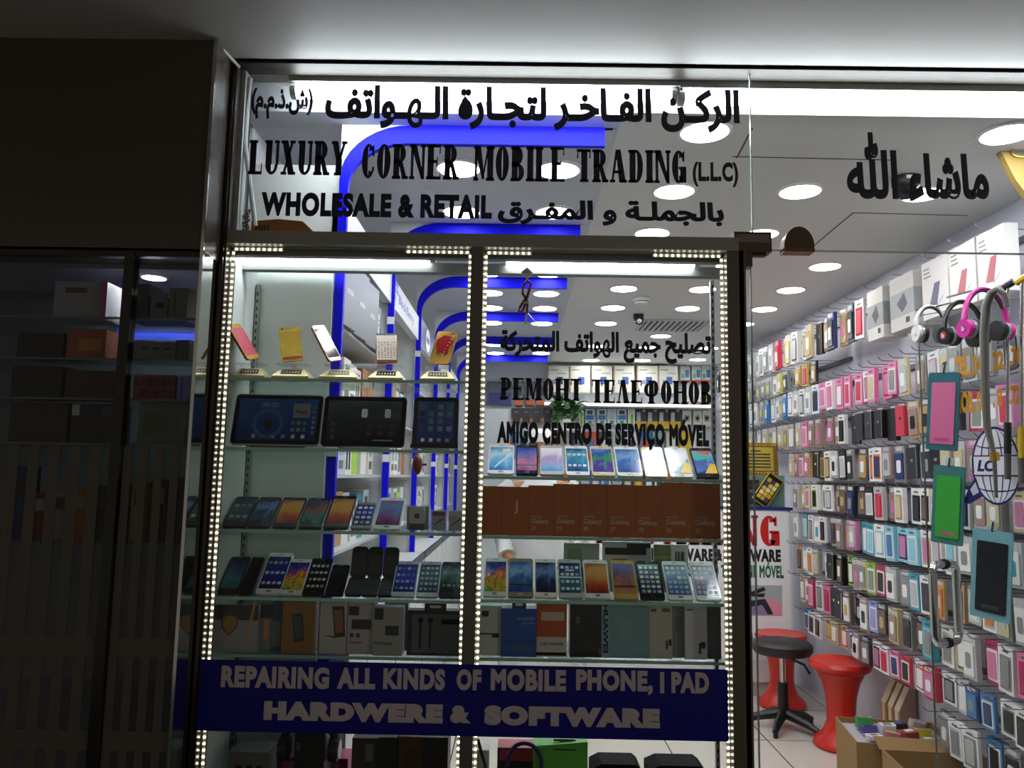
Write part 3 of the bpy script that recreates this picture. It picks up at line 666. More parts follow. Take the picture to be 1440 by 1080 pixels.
# flip phones and small props
for i, (xa, xb) in enumerate(((484, 508), (508, 530), (531, 553))):
    c = P((xa + xb) / 2, 836, YP + .01); wd = (xb - xa) * YP / F * .98
    t = thing('flip_phone', 'open black flip phone, ' + ORD[i] + ' of three in a row beside the silver phones', 'phone', (c.x, YP + .005, z), (0, 0, 0), 'black flip phones')
    m1 = Matrix.Rotation(R(-62), 3, 'X')
    b = MB(); b.rrect(-wd / 2, wd / 2, 0, .085, .008, 0, .01, 3); b.v = [tuple(m1 @ Vector(v) + Vector((0, .0, .0095))) for v in b.v]; b.build('keypad_half', BLACK, t)
    b = MB()
    for r_ in range(5):
        for c_ in range(3): b.box(-wd * .36 + c_ * wd * .26, -wd * .16 + c_ * wd * .26, -.0012, 0, .012 + r_ * .012, .02 + r_ * .012)
    b.v = [tuple(m1 @ Vector(v) + Vector((0, .0, .0095))) for v in b.v]; b.build('keypad', M('26262a', .4), t)
    m2 = Matrix.Rotation(R(-18), 3, 'X'); off = Vector((0, .074, .048))
    b = MB(); b.rrect(-wd / 2, wd / 2, 0, .095, .012, 0, .008, 4); b.v = [tuple(m2 @ Vector(v) + off) for v in b.v]; b.build('lid_half', BLACK, t)
    b = MB(); b.rrect(-wd * .4, wd * .4, .015, .08, .004, -.0006, 0, 2); b.v = [tuple(m2 @ Vector(v) + off) for v in b.v]; b.build('screen', M('141519', .1), t)
# clear packs at the mullion end of shelf L3
z = SZ['L3']
def clearpack(label, px0, px1, pyt, Y, inner):
    c = P((px0 + px1) / 2, 740, Y); w_ = (px1 - px0) * Y / F; h = P(0, pyt, Y).z - z
    t = thing('accessory_pack', label, 'accessory pack', (c.x, Y, z), (0, 0, 0))
    MB().box(-w_ / 2, w_ / 2, 0, .035, 0, h).build('clear_case', CLEARP, t)
    inner(t, w_, h); return t
def watch(t, w_, h):
    MB().box(-w_ * .44, w_ * .44, .026, .03, .004, h - .004).build('insert_card', M('aab2ba', .5), t)
    b = MB(); b.rrect(-w_ * .3, w_ * .3, h * .3, h * .9, .006, .008, .024, 3); b.build('watch_face', M('c9ced2', .2), t)
    MB().rrect(-w_ * .1, w_ * .1, h * .5, h * .68, .003, .006, .008, 3).build('dial', M('2a2c30', .2), t)
    MB().box(-w_ * .28, w_ * .28, .006, .026, .004, h * .3).build('base_block', BLACK, t)
def cardin(col):
    def f(t, w_, h):
        MB().box(-w_ * .44, w_ * .44, .018, .022, .004, h * .95).build('insert_card', M('c8ccd0', .5), t)
        b = MB(); b.mat(M(col, .5)); b.box(-w_ * .4, w_ * .4, .0172, .018, h * .72, h * .9); b.mat(M('3a3c40', .5)); b.extr([(-w_ * .35, .0172, h * .3), (-w_ * .25, .0172, h * .3), (w_ * .35, .0172, h * .6), (w_ * .25, .0172, h * .62)], (0, .0006, 0)); b.build('print', None, t)
    return f
clearpack('clear pack with a silver square watch face on the shelf below the small tablet', 568, 603, 700, FY + .06, watch)
clearpack('clear pack holding a card with a dark red heading', 605, 627, 706, FY + .06, cardin('8a2a40'))
clearpack('clear pack with a pale card next to the mullion', 629, 652, 706, FY + .06, cardin('e8eaec'))
# ---------------------------------------------------------------- gold phones on stands
z = SZ['L1']; GOLD = M('d8bd72', .22, .85); GOLD2 = M('c99a3a', .2, .9)
def stand(label, px0, px1, plate):
    Y = FY + .06; c = P((px0 + px1) / 2, 527, Y); w_ = (px1 - px0) * Y / F
    t = thing('display_stand', label, 'stand', (c.x, Y, z), (0, 0, 0), 'gold display stands')
    h = .036; b = MB(); a = w_ / 2; c_ = w_ * .3
    b.box(-a, a, 0, .08, 0, .01)
    b.add([(-a, 0, .01), (a, 0, .01), (a, .08, .01), (-a, .08, .01), (-c_, .03, h), (c_, .03, h), (c_, .06, h), (-c_, .06, h)], [(0, 1, 5, 4), (1, 2, 6, 5), (2, 3, 7, 6), (3, 0, 4, 7), (4, 5, 6, 7), (3, 2, 1, 0)])
    b.build('base', M('e6d6a0', .3, .35), t)
    s = Matrix.Rotation(math.atan2(.03, .026), 3, 'X'); 
    b = MB(); f = lambda u, v, d: Vector((u, v * .03, .01 + v * .026)) + Vector((0, -.026, .03)).normalized() * d
    b.extr([f(-c_ * .95, .25, 0), f(c_ * .95, .25, 0), f(c_ * .85, .8, 0), f(-c_ * .85, .8, 0)], (0, -.0006, .0007)); b.build('nameplate', M(plate, .2), t)
    b = MB()
    for k in range(6): 
        u = -c_ * .75 + k * c_ * .27
        b.extr([f(u, .4, .0012), f(u + c_ * .15, .4, .0012), f(u + c_ * .13, .64, .0012), f(u + .002, .64, .0012)], (0, -.0002, .0003))
    b.build('nameplate_marks', M('d8d8d0', .3), t)
    b = MB(); b.box(-.006, .006, .04, .05, h, h + .01); b.build('stem', CLEARP, t)
    MB().rrect(-w_ * .42, w_ * .42, h + .01, h + .015, .002, .015, .065, 2).build('tray', CLEARP, t)
    return c.x, Y + .02, z + h + .0155
gs = [('gold display stand nearest the black post', 324, 372, '4a4436'), ('gold display stand under the gold-backed phone', 381, 434, '5a5248'), ('gold display stand, middle one of five on the shelf', 448, 502, '9a927a'),
      ('gold display stand under the phone with a white icon screen', 517, 567, '2a2620'), ('gold display stand nearest the mullion', 590, 640, '6a6048')]
pos = [stand(*g) for g in gs]
def blob(c, x, zc, r): 
    return [(c, [(x + r * (1 + .07 * math.sin(5 * a)) * math.cos(a), zc + r * 1.15 * (1 + .05 * math.cos(7 * a)) * math.sin(a)) for a in [2 * math.pi * k / 26 for k in range(26)]])] + [(c, [(x - r * .6 + k * r * .5, zc - r * 1.5 + (k % 2) * .006), (x - r * .25 + k * r * .5, zc - r * 1.5 + (k % 2) * .006), (x - r * .25 + k * r * .5, zc - r * .5), (x - r * .6 + k * r * .5, zc - r * .5)]) for k in range(3)]
def backphone(label, i, w_, h, col, yaw, lean, roll, parts, dx=0):
    x, y, zz = pos[i]
    t = thing('gold_phone', label, 'phone', (x + dx, y, zz + .0005 + abs(math.sin(R(roll))) * w_ / 2 + .008 * math.sin(R(lean))))
    t.rotation_euler = (Matrix.Rotation(R(yaw), 3, 'Z') @ Matrix.Rotation(R(-lean), 3, 'X') @ Matrix.Rotation(R(roll), 3, 'Y')).to_euler()
    MB().rrect(-w_ / 2, w_ / 2, 0, h, w_ * .13, 0, .008, 5).build('body', M(col, .25, .75), t)
    parts(t, w_, h); return t
def goldback(t, w_, h):
    MB().box(-w_ / 2 + .001, w_ / 2 - .001, -.0006, 0, h * .13, h * .135).box(-w_ / 2 + .001, w_ / 2 - .001, -.0006, 0, h * .88, h * .885).build('antenna_line', M('f0e0a8', .3), t)
    MB().tube([(-w_ * .33, -.0008, h * .94), (-w_ * .33, .002, h * .94)], .0035, 12).build('camera_lens', M('1a1a20', .1), t)
    b = MB(); b.mat(M('b8402a', .4)); b.box(-w_ * .4, w_ * .4, -.0008, 0, .006, .014); b.build('red_mark', None, t)
def redback(t, w_, h):
    poly_part('red_emblem', t, blob('a81420', 0, h * .62, w_ * .4), 0, .0008)
    MB().tube([(w_ * .3, -.0008, h * .94), (w_ * .3, .002, h * .94)], .0035, 12).build('camera_lens', M('1a1a20', .1), t)
    b = MB()
    for k in range(7): b.ell((w_ * (.36 - .05 * k), -.001, h * (.86 - .1 * k)), (.0016, .0008, .0016), 6, 4)
    b.build('glitter', M('f4f4f0', .15), t)
def pinkscreen(t, w_, h): MB().box(-w_ * .44, w_ * .44, -.0008, 0, h * .12, h * .88).build('screen', M('c8506a', .15), t)
def dkscreen(t, w_, h): MB().box(-w_ * .44, w_ * .44, -.0008, 0, h * .1, h * .9).build('screen', M('3a2a40', .1), t)
def whiteicons(t, w_, h):
    MB().box(-w_ * .45, w_ * .45, -.0006, 0, h * .1, h * .93).build('screen', M('efe6dc', .2), t)
    b = MB(); icons(b, -w_ * .42, w_ * .42, h * .14, h * .72, 6, 8, -.0006, 3, ['c8a890', 'd8c4b4', 'b89880']); b.build('app_icons', None, t)
    MB().box(-w_ * .48, w_ * .48, -.0007, 0, h * .93, h * .995).build('top_bar', BLACK, t); MB().box(-w_ * .48, w_ * .48, -.0007, 0, h * .005, h * .1).build('bottom_bar', M('6a2a20', .3), t)
backphone('gold phone turned edge-on, pink screen, on the stand nearest the black post', 0, .062, .125, 'b88a3a', 66, 28, -16, pinkscreen, .01)
backphone('gold-backed phone with a red base mark, second stand from the black post', 1, .066, .125, 'e0b94a', 14, 24, -8, goldback)
backphone('pinkish phone turned edge-on with a dark screen, on the middle stand', 2, .062, .125, 'c8a8a0', 60, 26, -14, dkscreen, -.012)
backphone('gold phone with a white icon screen on its stand', 3, .066, .118, 'c8a070', 10, 30, -3, whiteicons)
backphone('gold-backed phone with a red emblem near the mullion', 4, .066, .122, 'b8893c', -12, 26, 5, redback)
# ---------------------------------------------------------------- tablets
z = SZ['L2']
def tablet(label, px0, px1, pyt, body, wp, lean, fn, bz=.09):
    Y = FY + .06; c = P((px0 + px1) / 2, 625, Y); w_ = (px1 - px0) * Y / F; h = (P(0, pyt, Y).z - z) / math.cos(R(lean - 2)) * .98
    t = thing('tablet', label, 'tablet', (c.x, Y, z + .0078), (R(-lean), 0, 0))
    MB().rrect(-w_ / 2, w_ / 2, 0, h, .012, 0, .01, 4).build('body', M(body, .3, .3), t)
    MB().rrect(-w_ / 2 + .003, w_ / 2 - .003, .003, h - .003, .011, -.0008, 0, 4).build('front_glass', M('09090b', .06), t)
    bx = min(w_, h) * bz
    MB().box(-w_ / 2 + bx, w_ / 2 - bx, -.0012, -.0008, bx, h - bx).build('screen', wp, t)
    MB().box(-w_ * .3, w_ * .3, .01, .05, 0, .012).build('rear_stand', BLACK, t)
    fn(t, w_, h); return t
def tab1(t, w_, h):
    b = MB(); c0 = (-w_ * .1, h * .42); rim = .04
    ring = arc(c0[0], c0[1], .048, .048, .012, .012, 0, 360, 28)
    b.mat(M('3a6a9c', .2))
    for q in ring: b.prism(q, -.0016, -.0012)
    b.mat(M('16243c', .2)); b.prism([(c0[0] + .014 * math.cos(k / 16 * 6.283), c0[1] + .014 * math.sin(k / 16 * 6.283)) for k in range(16)], -.0017, -.0012)
    b.box(c0[0] - .001, c0[0] + .001, -.0017, -.0012, h * .14, c0[1] - .014); b.build('dandelion_picture', None, t)
    small_text('08:00', -w_ * .2, 0, h * .74, h * .84, -.0012, M('7a96b8', .3), 'clock_digits', t)
    MB().box(w_ * .17, w_ * .36, -.0016, -.0012, h * .54, h * .82).build('memo_note', M('8a9096', .4), t)
    small_text('Note', w_ * .2, w_ * .33, h * .62, h * .7, -.0016, BLACK, 'memo_text', t)
    b = MB(); icons(b, -w_ * .3, w_ * .36, h * .12, h * .22, 6, 1, -.0012, 4); icons(b, w_ * .15, w_ * .34, h * .24, h * .5, 3, 2, -.0012, 6, ['5a7aa0', '9a8a5a', '6a8ab0']); icons(b, w_ * .38, w_ * .43, h * .2, h * .8, 1, 6, -.0012, 8, ['6a7a8a', '8a96a4']); b.build('app_icons', None, t)
def tab2(t, w_, h):
    b = MB(); icons(b, -w_ * .42, -w_ * .32, h * .12, h * .5, 1, 3, -.0012, 4, ['4a4a4e', '5a3a3a', '3a4a4a']); icons(b, 0, w_ * .4, h * .2, h * .46, 3, 2, -.0012, 5, ['3a4248', '2c3236', '5a3038']); b.build('app_icons', None, t)
    MB().box(w_ * .12, w_ * .36, -.0016, -.0012, h * .115, h * .135).build('status_bar', M('8aa8b0', .3), t)
    for k, (u, v) in enumerate(((0, .66), (.28, .66))):
        b = MB(); b.rrect(u * w_ - .009, u * w_ + .009, v * h - .014, v * h + .014, .005, -.0022, -.0012, 3); b.build('price_tag', M('eef0f2', .4), t)
def tab3(t, w_, h):
    b = MB(); icons(b, -w_ * .4, w_ * .4, h * .3, h * .88, 4, 4, -.0012, 14, ['3a4a7a', '5a6a8a', '4a8a8a', '8a90a0', '2a3050']); icons(b, -w_ * .36, w_ * .36, h * .1, h * .2, 4, 1, -.0012, 15, ['e8e8f0', 'a05a50', '9aa0b0']); b.build('app_icons', None, t)
    MB().box(-w_ * .52, w_ * .52, -.012, .0, -.003, h * .055).build('front_ledge', BLACK, t)
tablet('black tablet with silver rim showing a blue dandelion home screen', 322, 449, 548, 'b0b2b4', wallpaper(['123070', '1e4c98', '2a5cb0'], 1.2), 14, tab1)
tablet('black tablet with a dark grey screen and two white tags', 450, 568, 549, '16161a', wallpaper(['14181c', '343c44', '5a646c'], 1.4), 14, tab2)
tablet('small black tablet with rows of icons next to the mullion', 579, 643, 549, '101012', wallpaper(['1c2a6a', '2c4290', '46609a'], 1.2), 10, tab3, .1)
# ---------------------------------------------------------------- cartons
def carton(label, px0, px1, pyt, zb_, Y, d, col, side=None, prints=(), texts=(), yaw=0, name='accessory_box', cat='box', group=None, tabcol=None, rough=.45, w=None, tilt=0):
    c = P((px0 + px1) / 2, 0, Y); w_ = (px1 - px0) * Y / F; h = P((px0 + px1) / 2, pyt, Y).z - zb_
    c = P((px0 + px1) / 2, (pyt + 60), Y)
    t = thing(name, label, cat, (c.x, Y, zb_), (R(tilt), 0, R(yaw)), group)
    b = MB(); b.mat(M(col, rough)); b.box(-w_ / 2, w_ / 2, 0, d, 0, h)
    if side: b.mat(M(side, rough)); b.box(-w_ / 2 - .0004, w_ / 2 + .0004, .002, d, 0, h + .0004)
    b.build('carton', None, t)
    if prints:
        b = MB()
        for u0, v0, u1, v1, cc in prints: b.mat(M(cc, .4)); b.box(-w_ / 2 + u0 * w_, -w_ / 2 + u1 * w_, -.0004, 0, v0 * h, v1 * h)
        b.build('print', None, t)
    for s, u0, v0, u1, v1, cc in texts:
        small_text(s, -w_ / 2 + u0 * w_, -w_ / 2 + u1 * w_, v0 * h, v1 * h, -.0004, M(cc, .4), 'printed_text', t)
    if tabcol:
        b = MB(); b.mat(M(tabcol, .4)); b.box(-w_ * .2, w_ * .2, 0, .001, h, h + .026); b.mat(M('e8e8e8', .4)); b.box(-w_ * .1, w_ * .1, -.0004, 0, h + .008, h + .016); b.build('hang_tab', None, t)
    return t
z = SZ['R2']; BR = 'b0602c'
for i, (x0, x1, yt, s2) in enumerate(((675, 705, 684, ''), (706, 742, 685, 'J'), (743, 778, 683, 'J1'), (779, 815, 681, 'J1'), (816, 853, 681, 'J5'), (854, 893, 682, 'J7'), (894, 931, 683, 'J2'), (932, 972, 679, 'On5'), (973, 1013, 680, 'On7'))):
    tx = [] if i == 0 else [('J', .45, .45, .6, .72, 'd8c4a4')] if i == 1 else [('SAMSUNG', .12, .36, .55, .4, 'cbb79a'), ('Galaxy', .12, .22, .82, .34, 'd8c4a4'), (s2, .12, .1, .3, .19, 'd8c4a4')]
    extra = [('0', .35, .5, .55, .7, '7a6454')] if i == 4 else []
    carton('brown phone carton, ' + ORD[i] + ' from the mullion, ' + ('printed ' + s2 if s2 else 'plain with a slim front'), x0, x1, yt, z, FY + .055, .05, BR, '8a4820', (), tx + extra, name='phone_carton', group='brown phone cartons', rough=.6)
z = SZ['R4']; YB2 = FY + .06
carton('white cable box with a black plug picture beside the mullion', 672, 704, 852, z, YB2, .05, 'c8d0c8', '9ad0a8', [(.15, .78, .45, .9, '2a2a2a'), (.05, .42, .9, .45, '3a3a3a'), (.6, .36, .9, .44, '1a1a1a')])  # green light on this white box is put into its colours
carton('blue earphone box with a hanging tab between white and orange boxes', 705, 753, 856, z, YB2 - .01, .06, '1a50a8', '123a86', [(.3, .1, .95, .22, '3a5a80'), (.05, .3, .98, .36, '16408c')], [('mobile', .45, .76, .95, .84, '7aa0d8'), ('phone', .6, .66, .95, .74, '7aa0d8')], tabcol='142a6a')
carton('orange and white charger box with a band at its foot', 755, 796, 847, z, YB2, .045, 'b85420', 'a04818', [(0, .0, 1, .36, 'cfc8bc'), (0, .02, 1, .08, 'a84a1c'), (.15, .66, .92, .82, 'd0b8a0')], [('CAR CHARGER', .15, .21, .9, .26, '2a2420')])
carton('tall glossy black box between the orange and the pale blue boxes', 802, 846, 849, z, YB2, .07, '161618', '0e0e10', [(.45, .12, .9, .3, '2a2a2c'), (.9, .05, .96, .16, 'a03a2a')], [('Q', .2, .6, .3, .75, '8a8a8a')], rough=.2)
carton('pale blue phone box with a vertical brand name on its edge', 847, 912, 848, z, YB2, .06, '7aa4ac', '6a949e', [(0, 0, .16, 1, '8fb8c4'), (.36, .3, .68, .72, '8aa6a4')], [], rough=.5)
t = bpy.data.objects['accessory_box.004']
b = MB(); r = fit(text_raw('HUAWEI', .05), 0, .14, 0, .016, -.001, .0006); b.mat(M('14283c', .4)); b.add([(-.066 - 0 + (v[2] - .0), v[1], .154 - v[0]) for v in r.v], r.f); b.build('printed_text', None, t)
carton('cream earphone box beside the pale blue phone box', 914, 945, 850, z, YB2, .05, 'c2bcae', 'a8a294', [(.72, .18, .8, .34, '141414'), (.84, .24, .96, .36, '141414'), (.55, .86, .9, .93, '6a665e')], [('SAMSUNG', .06, .86, .3, .92, '2a2a3a')])
carton('narrow grey box between cream and white earphone boxes', 946, 963, 851, z, YB2 + .02, .05, '8a8c8c', None, [(.2, .5, .8, .8, '7a7c7c')])
carton('white earphone box with a black earbud picture near the door post', 964, 994, 850, z, YB2, .05, 'dcdae2', 'b8b6c0', [(.62, .1, .72, .3, '141414'), (.72, .2, .92, .32, '141414')], [('SAMSUNG', .08, .88, .35, .92, '2a2a3a')])
carton('dark grey box tucked against the door post', 996, 1014, 852, z, YB2 + .01, .05, '4a4e52', None, [(.1, .2, .9, .8, '565b60')])
z = SZ['L5']
# boxes on the shelf just above the sign, gold phone window
carton('clear-fronted white pack with a gold shield picture at the black post', 300, 360, 851, z, YB2, .02, '9a9a98', None, [(.0, .68, 1, 1, '3a3e40')], name='shield_pack', cat='pack')
t = bpy.data.objects['shield_pack']; poly_part('gold_shield', t, [('5a4420', [(-.045, .1), (-.02, .108), (.006, .1), (.004, .07), (-.02, .045), (-.042, .068)]), ('a07c34', [(-.041, .097), (-.02, .104), (.002, .097), (0, .071), (-.02, .05), (-.038, .07)])], -.0004)
poly_part('orange_stylus', t, [('c8854a', [(.03, .03), (.036, .03), (.058, .15), (.05, .15)])], -.0004)
carton('pale pack with an orange stylus behind the gold shield pack', 352, 384, 850, z, YB2 + .025, .015, '7a8084', None, [(.55, .25, .75, .66, 'c8854a'), (0, .7, 1, 1, '2a3034')], name='stylus_pack', cat='pack')
carton('dark teal pack with a white panel beside the stylus pack', 382, 398, 846, z, YB2 + .02, .03, '2a4650', None, [(.0, .1, .7, .6, '6a6e6a')])
carton('brown-gold phone carton with a tilted phone picture', 396, 440, 845, z, YB2, .05, '8a642c', '70501f', name='pictured_carton')
t = bpy.data.objects['pictured_carton']; poly_part('phone_picture', t, [('15130f', [(-.02, .11), (.012, .115), (.02, .035), (-.008, .03)]), ('3a4440', [(-.016, .102), (.008, .106), (.016, .046), (-.005, .042)])], -.0004)
carton('white phone carton with a leaning phone picture beside the blue strip', 449, 486, 846, z, YB2, .05, 'b4b0ae', '8a8684', name='pictured_carton')
t = bpy.data.objects['pictured_carton.001']; poly_part('phone_picture', t, [('1a1210', [(-.005, .135), (.03, .137), (.036, .05), (.006, .045)]), ('8a5a40', [(-.001, .125), (.026, .127), (.031, .062), (.009, .058)]), ('3a3634', [(.006, .045), (.036, .05), (-.03, .052)])], -.0004)
carton('white and dark red adapter box beside the white phone carton', 488, 524, 850, z, YB2, .06, 'b0a8ac', '7a1430', [(.03, .78, .42, .96, '2a0a12'), (.15, .5, .9, .7, '2a2c2e'), (.1, .34, .24, .42, '3a3a3a'), (.34, .34, .48, .42, '3a3a3a')], [('Adapter', .08, .2, .6, .27, '5a4a50')])
carton('pale card reader box with a black square in its corner', 524, 564, 854, z, YB2 - .012, .05, '9a9c94', '7a8490', [(.04, .74, .34, .98, '0e1212'), (.42, .42, .88, .62, '24262a')], [('Multi Reader', .06, .22, .7, .3, '5a5c58')])
carton('pale blue rounded pack behind the card reader box', 540, 572, 845, z, YB2 + .06, .03, 'a8b4d0', None, [(.3, .2, .7, .8, '8a98c0')])
carton('black framed earphone box with a hanging tab next to the mullion', 573, 648, 859, z, YB2, .045, '141416', '0e0e10', [(.08, .06, .96, .92, '53585a'), (.22, .16, .25, .78, '16181a'), (.19, .74, .28, .84, '16181a'), (.4, .16, .43, .78, '16181a'), (.37, .74, .46, .84, '16181a'), (.62, .7, .96, .82, '26282a')], tabcol='0c0c0e')
# packs standing behind the lower phone row
z = SZ['R3']; Y4 = FY + .23
carton('clear plastic pouch behind the teal phone', 793, 842, 764, z, Y4, .01, 'a8b8ae', None, [(.4, .3, .7, .5, '5a6a60'), (.1, .6, .5, .9, '8a9a7a')], name='small_pack', cat='pack')
carton('white pack with a black coiled cable behind the gold phone', 848, 915, 762, z, Y4, .012, 'd8dcdc', None, [(.05, .74, .9, .88, '1a1a1c'), (.5, .88, .98, .97, '121214'), (.2, .5, .5, .66, 'c85a3a'), (.7, .5, .96, .62, 'f0f0f0')], name='small_pack', cat='pack')
carton('pale pack with a barcode behind the white phones', 945, 968, 766, z, Y4, .01, 'd4d8d6', None, [(.2, .62, .8, .86, '9aa0a0'), (.24, .64, .3, .84, '3a3c3c'), (.4, .64, .46, .84, '3a3c3c'), (.6, .64, .7, .84, '3a3c3c')], name='small_pack', cat='pack')
carton('olive-green pouch behind the black icon phone', 920, 944, 766, z, Y4 + .012, .01, '8a9470', None, [(0, .7, 1, .76, 'b8b04a')], name='small_pack', cat='pack')
# below the sign
zb_ = .42
def lowbox(*a, **k): return carton(*a, **k)
lowbox('grey ventilated box with three dark slots at the foot of the window by the post', 319, 372, 1058, zb_, FY + .07, .1, '5a6058', '6a706a', [(.2, .82, .36, .87, '141614'), (.46, .82, .62, .87, '141614'), (.72, .82, .88, .87, '141614')], name='slotted_box')
lowbox('magenta box lying behind the black headphone stand', 372, 484, 1066, zb_, FY + .2, .09, '8a2a5a', 'a84a78', [(.1, .85, .9, .95, 'c86a98')])
t = thing('headphones', 'black headphones on a black box below the blue sign', 'headphones', (P(435, 1050, FY + .09).x, FY + .09, P(435, 1050, FY + .09).z))
b = MB()
b.tube([(-.075 * math.cos(math.pi * k / 14), .0, .02 + .05 * math.sin(math.pi * k / 14)) for k in range(15)], .012, 8); b.build('headband', BLACK, t, True)
for s in (-1, 1):
    MB().tube([(s * .06, 0, -.005), (s * .085, 0, -.005)], .034, 16).build('ear_cup', BLK2, t, True)
    MB().tube([(s * .085, 0, -.005), (s * .09, 0, -.005)], .026, 16).build('cup_ring', M('8a8a80', .2, .8), t)
    MB().tube([(s * .075, .0, -.038), (s * .085, .002, -.07), (s * .08, .0, -.11), (s * .07, 0, -.14)], .0015, 6).build('cable', BLACK, t)
lowbox('black box carrying the headphones below the blue sign', 413, 454, 1031, zb_, FY + .06, .09, '121315', None, [(.06, .85, .2, .92, '4a4c4a')])
lowbox('dark brown carton below the sign beside the blue strip', 494, 530, 1038, zb_, FY + .07, .1, '3a2c20', None, [(.5, .8, .8, .95, '5a6068')])
lowbox('black carton below the sign beyond the dark brown one', 531, 556, 1037, zb_, FY + .06, .1, '17181a', None, [(.2, .2, .8, .4, '2a2a2c')])
lowbox('deep brown carton below the sign next to a narrow white gap', 560, 594, 1036, zb_, FY + .07, .1, '4a2f14', None, [(.2, .6, .8, .9, '3a240f')])
lowbox('black carton below the sign before the mullion', 594, 628, 1037, zb_, FY + .06, .1, '1c1610', None, [(.1, .1, .9, .2, '2a2018')])
lowbox('small white box at the foot of the mullion', 669, 686, 1055, zb_, FY + .09, .05, 'd0d2d0', None, [(.4, .7, .6, .8, '8a8c8a')])
lowbox('black box with a red top, half covered by a purple handle', 700, 752, 1052, zb_, FY + .17, .08, '17171a', 'b83a4a', [(.05, .86, .98, .99, 'b83a44')])
t = thing('gift_bag', 'lime green bag with a slot in its top below the blue sign', 'bag', (P(791, 1050, FY + .07).x - .005, FY + .07, zb_))
h = P(793, 1044, FY + .07).z - zb_
b = MB(); b.extr([(-.078, 0, 0), (.078, 0, 0), (.078, 0, h + .002), (-.078, 0, h - .012)], (0, .09, 0)); b.build('body', M('5ab83c', .4), t)
b = MB(); b.box(-.02, .045, -.0006, 0, h - .022, h - .018); b.box(-.02, .045, .02, .024, h - .004, h + .002); b.build('slot', M('1c4a14', .5), t)
b = MB(); b.tube([(-.105 + .05 * -math.cos(math.pi * k / 12), -.012, h - .06 + .06 * math.sin(math.pi * k / 12)) for k in range(13)] , .006, 8); b.tube([(-.155, -.012, h - .06), (-.16, -.012, .006)], .006, 8); b.tube([(-.055, -.012, h - .06), (-.055, -.012, .006)], .006, 8)
tag(b.build('bag_handle_loop', M('2a2460', .4), None, True), 'dark purple arched carrying loop beside the lime green bag', 'loop').location = t.location
for nm, a_, b2, lab in ((0, 834, 900, 'black speaker box next to the lime green bag'), (1, 915, 990, 'black speaker box nearer the door post, below the sign')):
    Y = FY + .08; c = P((a_ + b2) / 2, 1060, Y); w_ = (b2 - a_) * Y / F; h = P(0, 1060, Y).z - zb_
    t = thing('speaker_box', lab, 'box', (c.x, Y, zb_), (0, 0, 0), 'black speaker boxes')
    MB().prism([(-w_ / 2, 0), (w_ / 2, 0), (w_ / 2, h - .006), (w_ * .4, h + .006), (-w_ * .3, h + .006), (-w_ / 2, h - .008)], 0, .1).build('carton', M('0c0c0e', .7, 0, 0, .1), t)
    MB().box(-w_ * .32, -w_ * .12, -.0006, 0, h * .72, h * .84).build('label', M('b8b8b8', .4), t)
    for s in (0, .26): MB().tube([(w_ * s, 0, h * .5), (w_ * s, -.003, h * .5)], .02, 16).build('driver_picture', M('3a3a3e', .3), t)
b = MB(); b.tube([P(672, 1040, FY + .07), P(676, 1055, FY + .08), P(682, 1075, FY + .07), P(684, 1100, FY + .07), (P(684, 1100, FY + .07).x, FY + .08, .424)], .005); tag(b.build('cable_bundle', BLACK, None, True), 'black cables hanging beside the mullion below the sign', 'cable')
# red braided cable on a diamond hook
Y = FY + .03
t = thing('braided_cable', 'looped dark red braided cable hanging from a diamond hook inside the window', 'cable', P(741, 384, Y))
l = t.location; q = lambda x, y, d=0: P(x, y, Y + d) - l
b = MB(); b.extr([q(733, 385), q(741, 378), q(749, 386), q(741, 394)], (0, .006, 0)); b.v = [(v[0], v[1] - .02, v[2]) for v in b.v]; b.box(-.006, .006, -.026, -.014, -.006, .006); b.build('diamond_hook', M('d8d8c8', .35, .1), t)
b = MB(); b.tube([q(742, 394), q(736, 402), q(735, 412), (q(739, 420)), q(731, 432), q(729, 438), q(735, 437), q(740, 424), q(743, 412), q(747, 400), q(742, 394, .004)], .0042, 8); b.tube([q(740, 416), q(742, 430), q(741, 441)], .004, 8); b.build('cord', M('6a1420', .6), t, True)
b = MB(); b.box(q(736, 415).x, q(744, 415).x, -.004, .008, q(0, 416).z, q(0, 413).z); b.build('tie', M('c8b8a8', .5), t)
b = MB(); b.tube([q(741, 441), q(739, 456)], .003, 6); b.tube([q(742, 441), q(752, 453), q(755, 457)], .0025, 6); b.build('plug', M('c8c0a8', .25, .7), t)
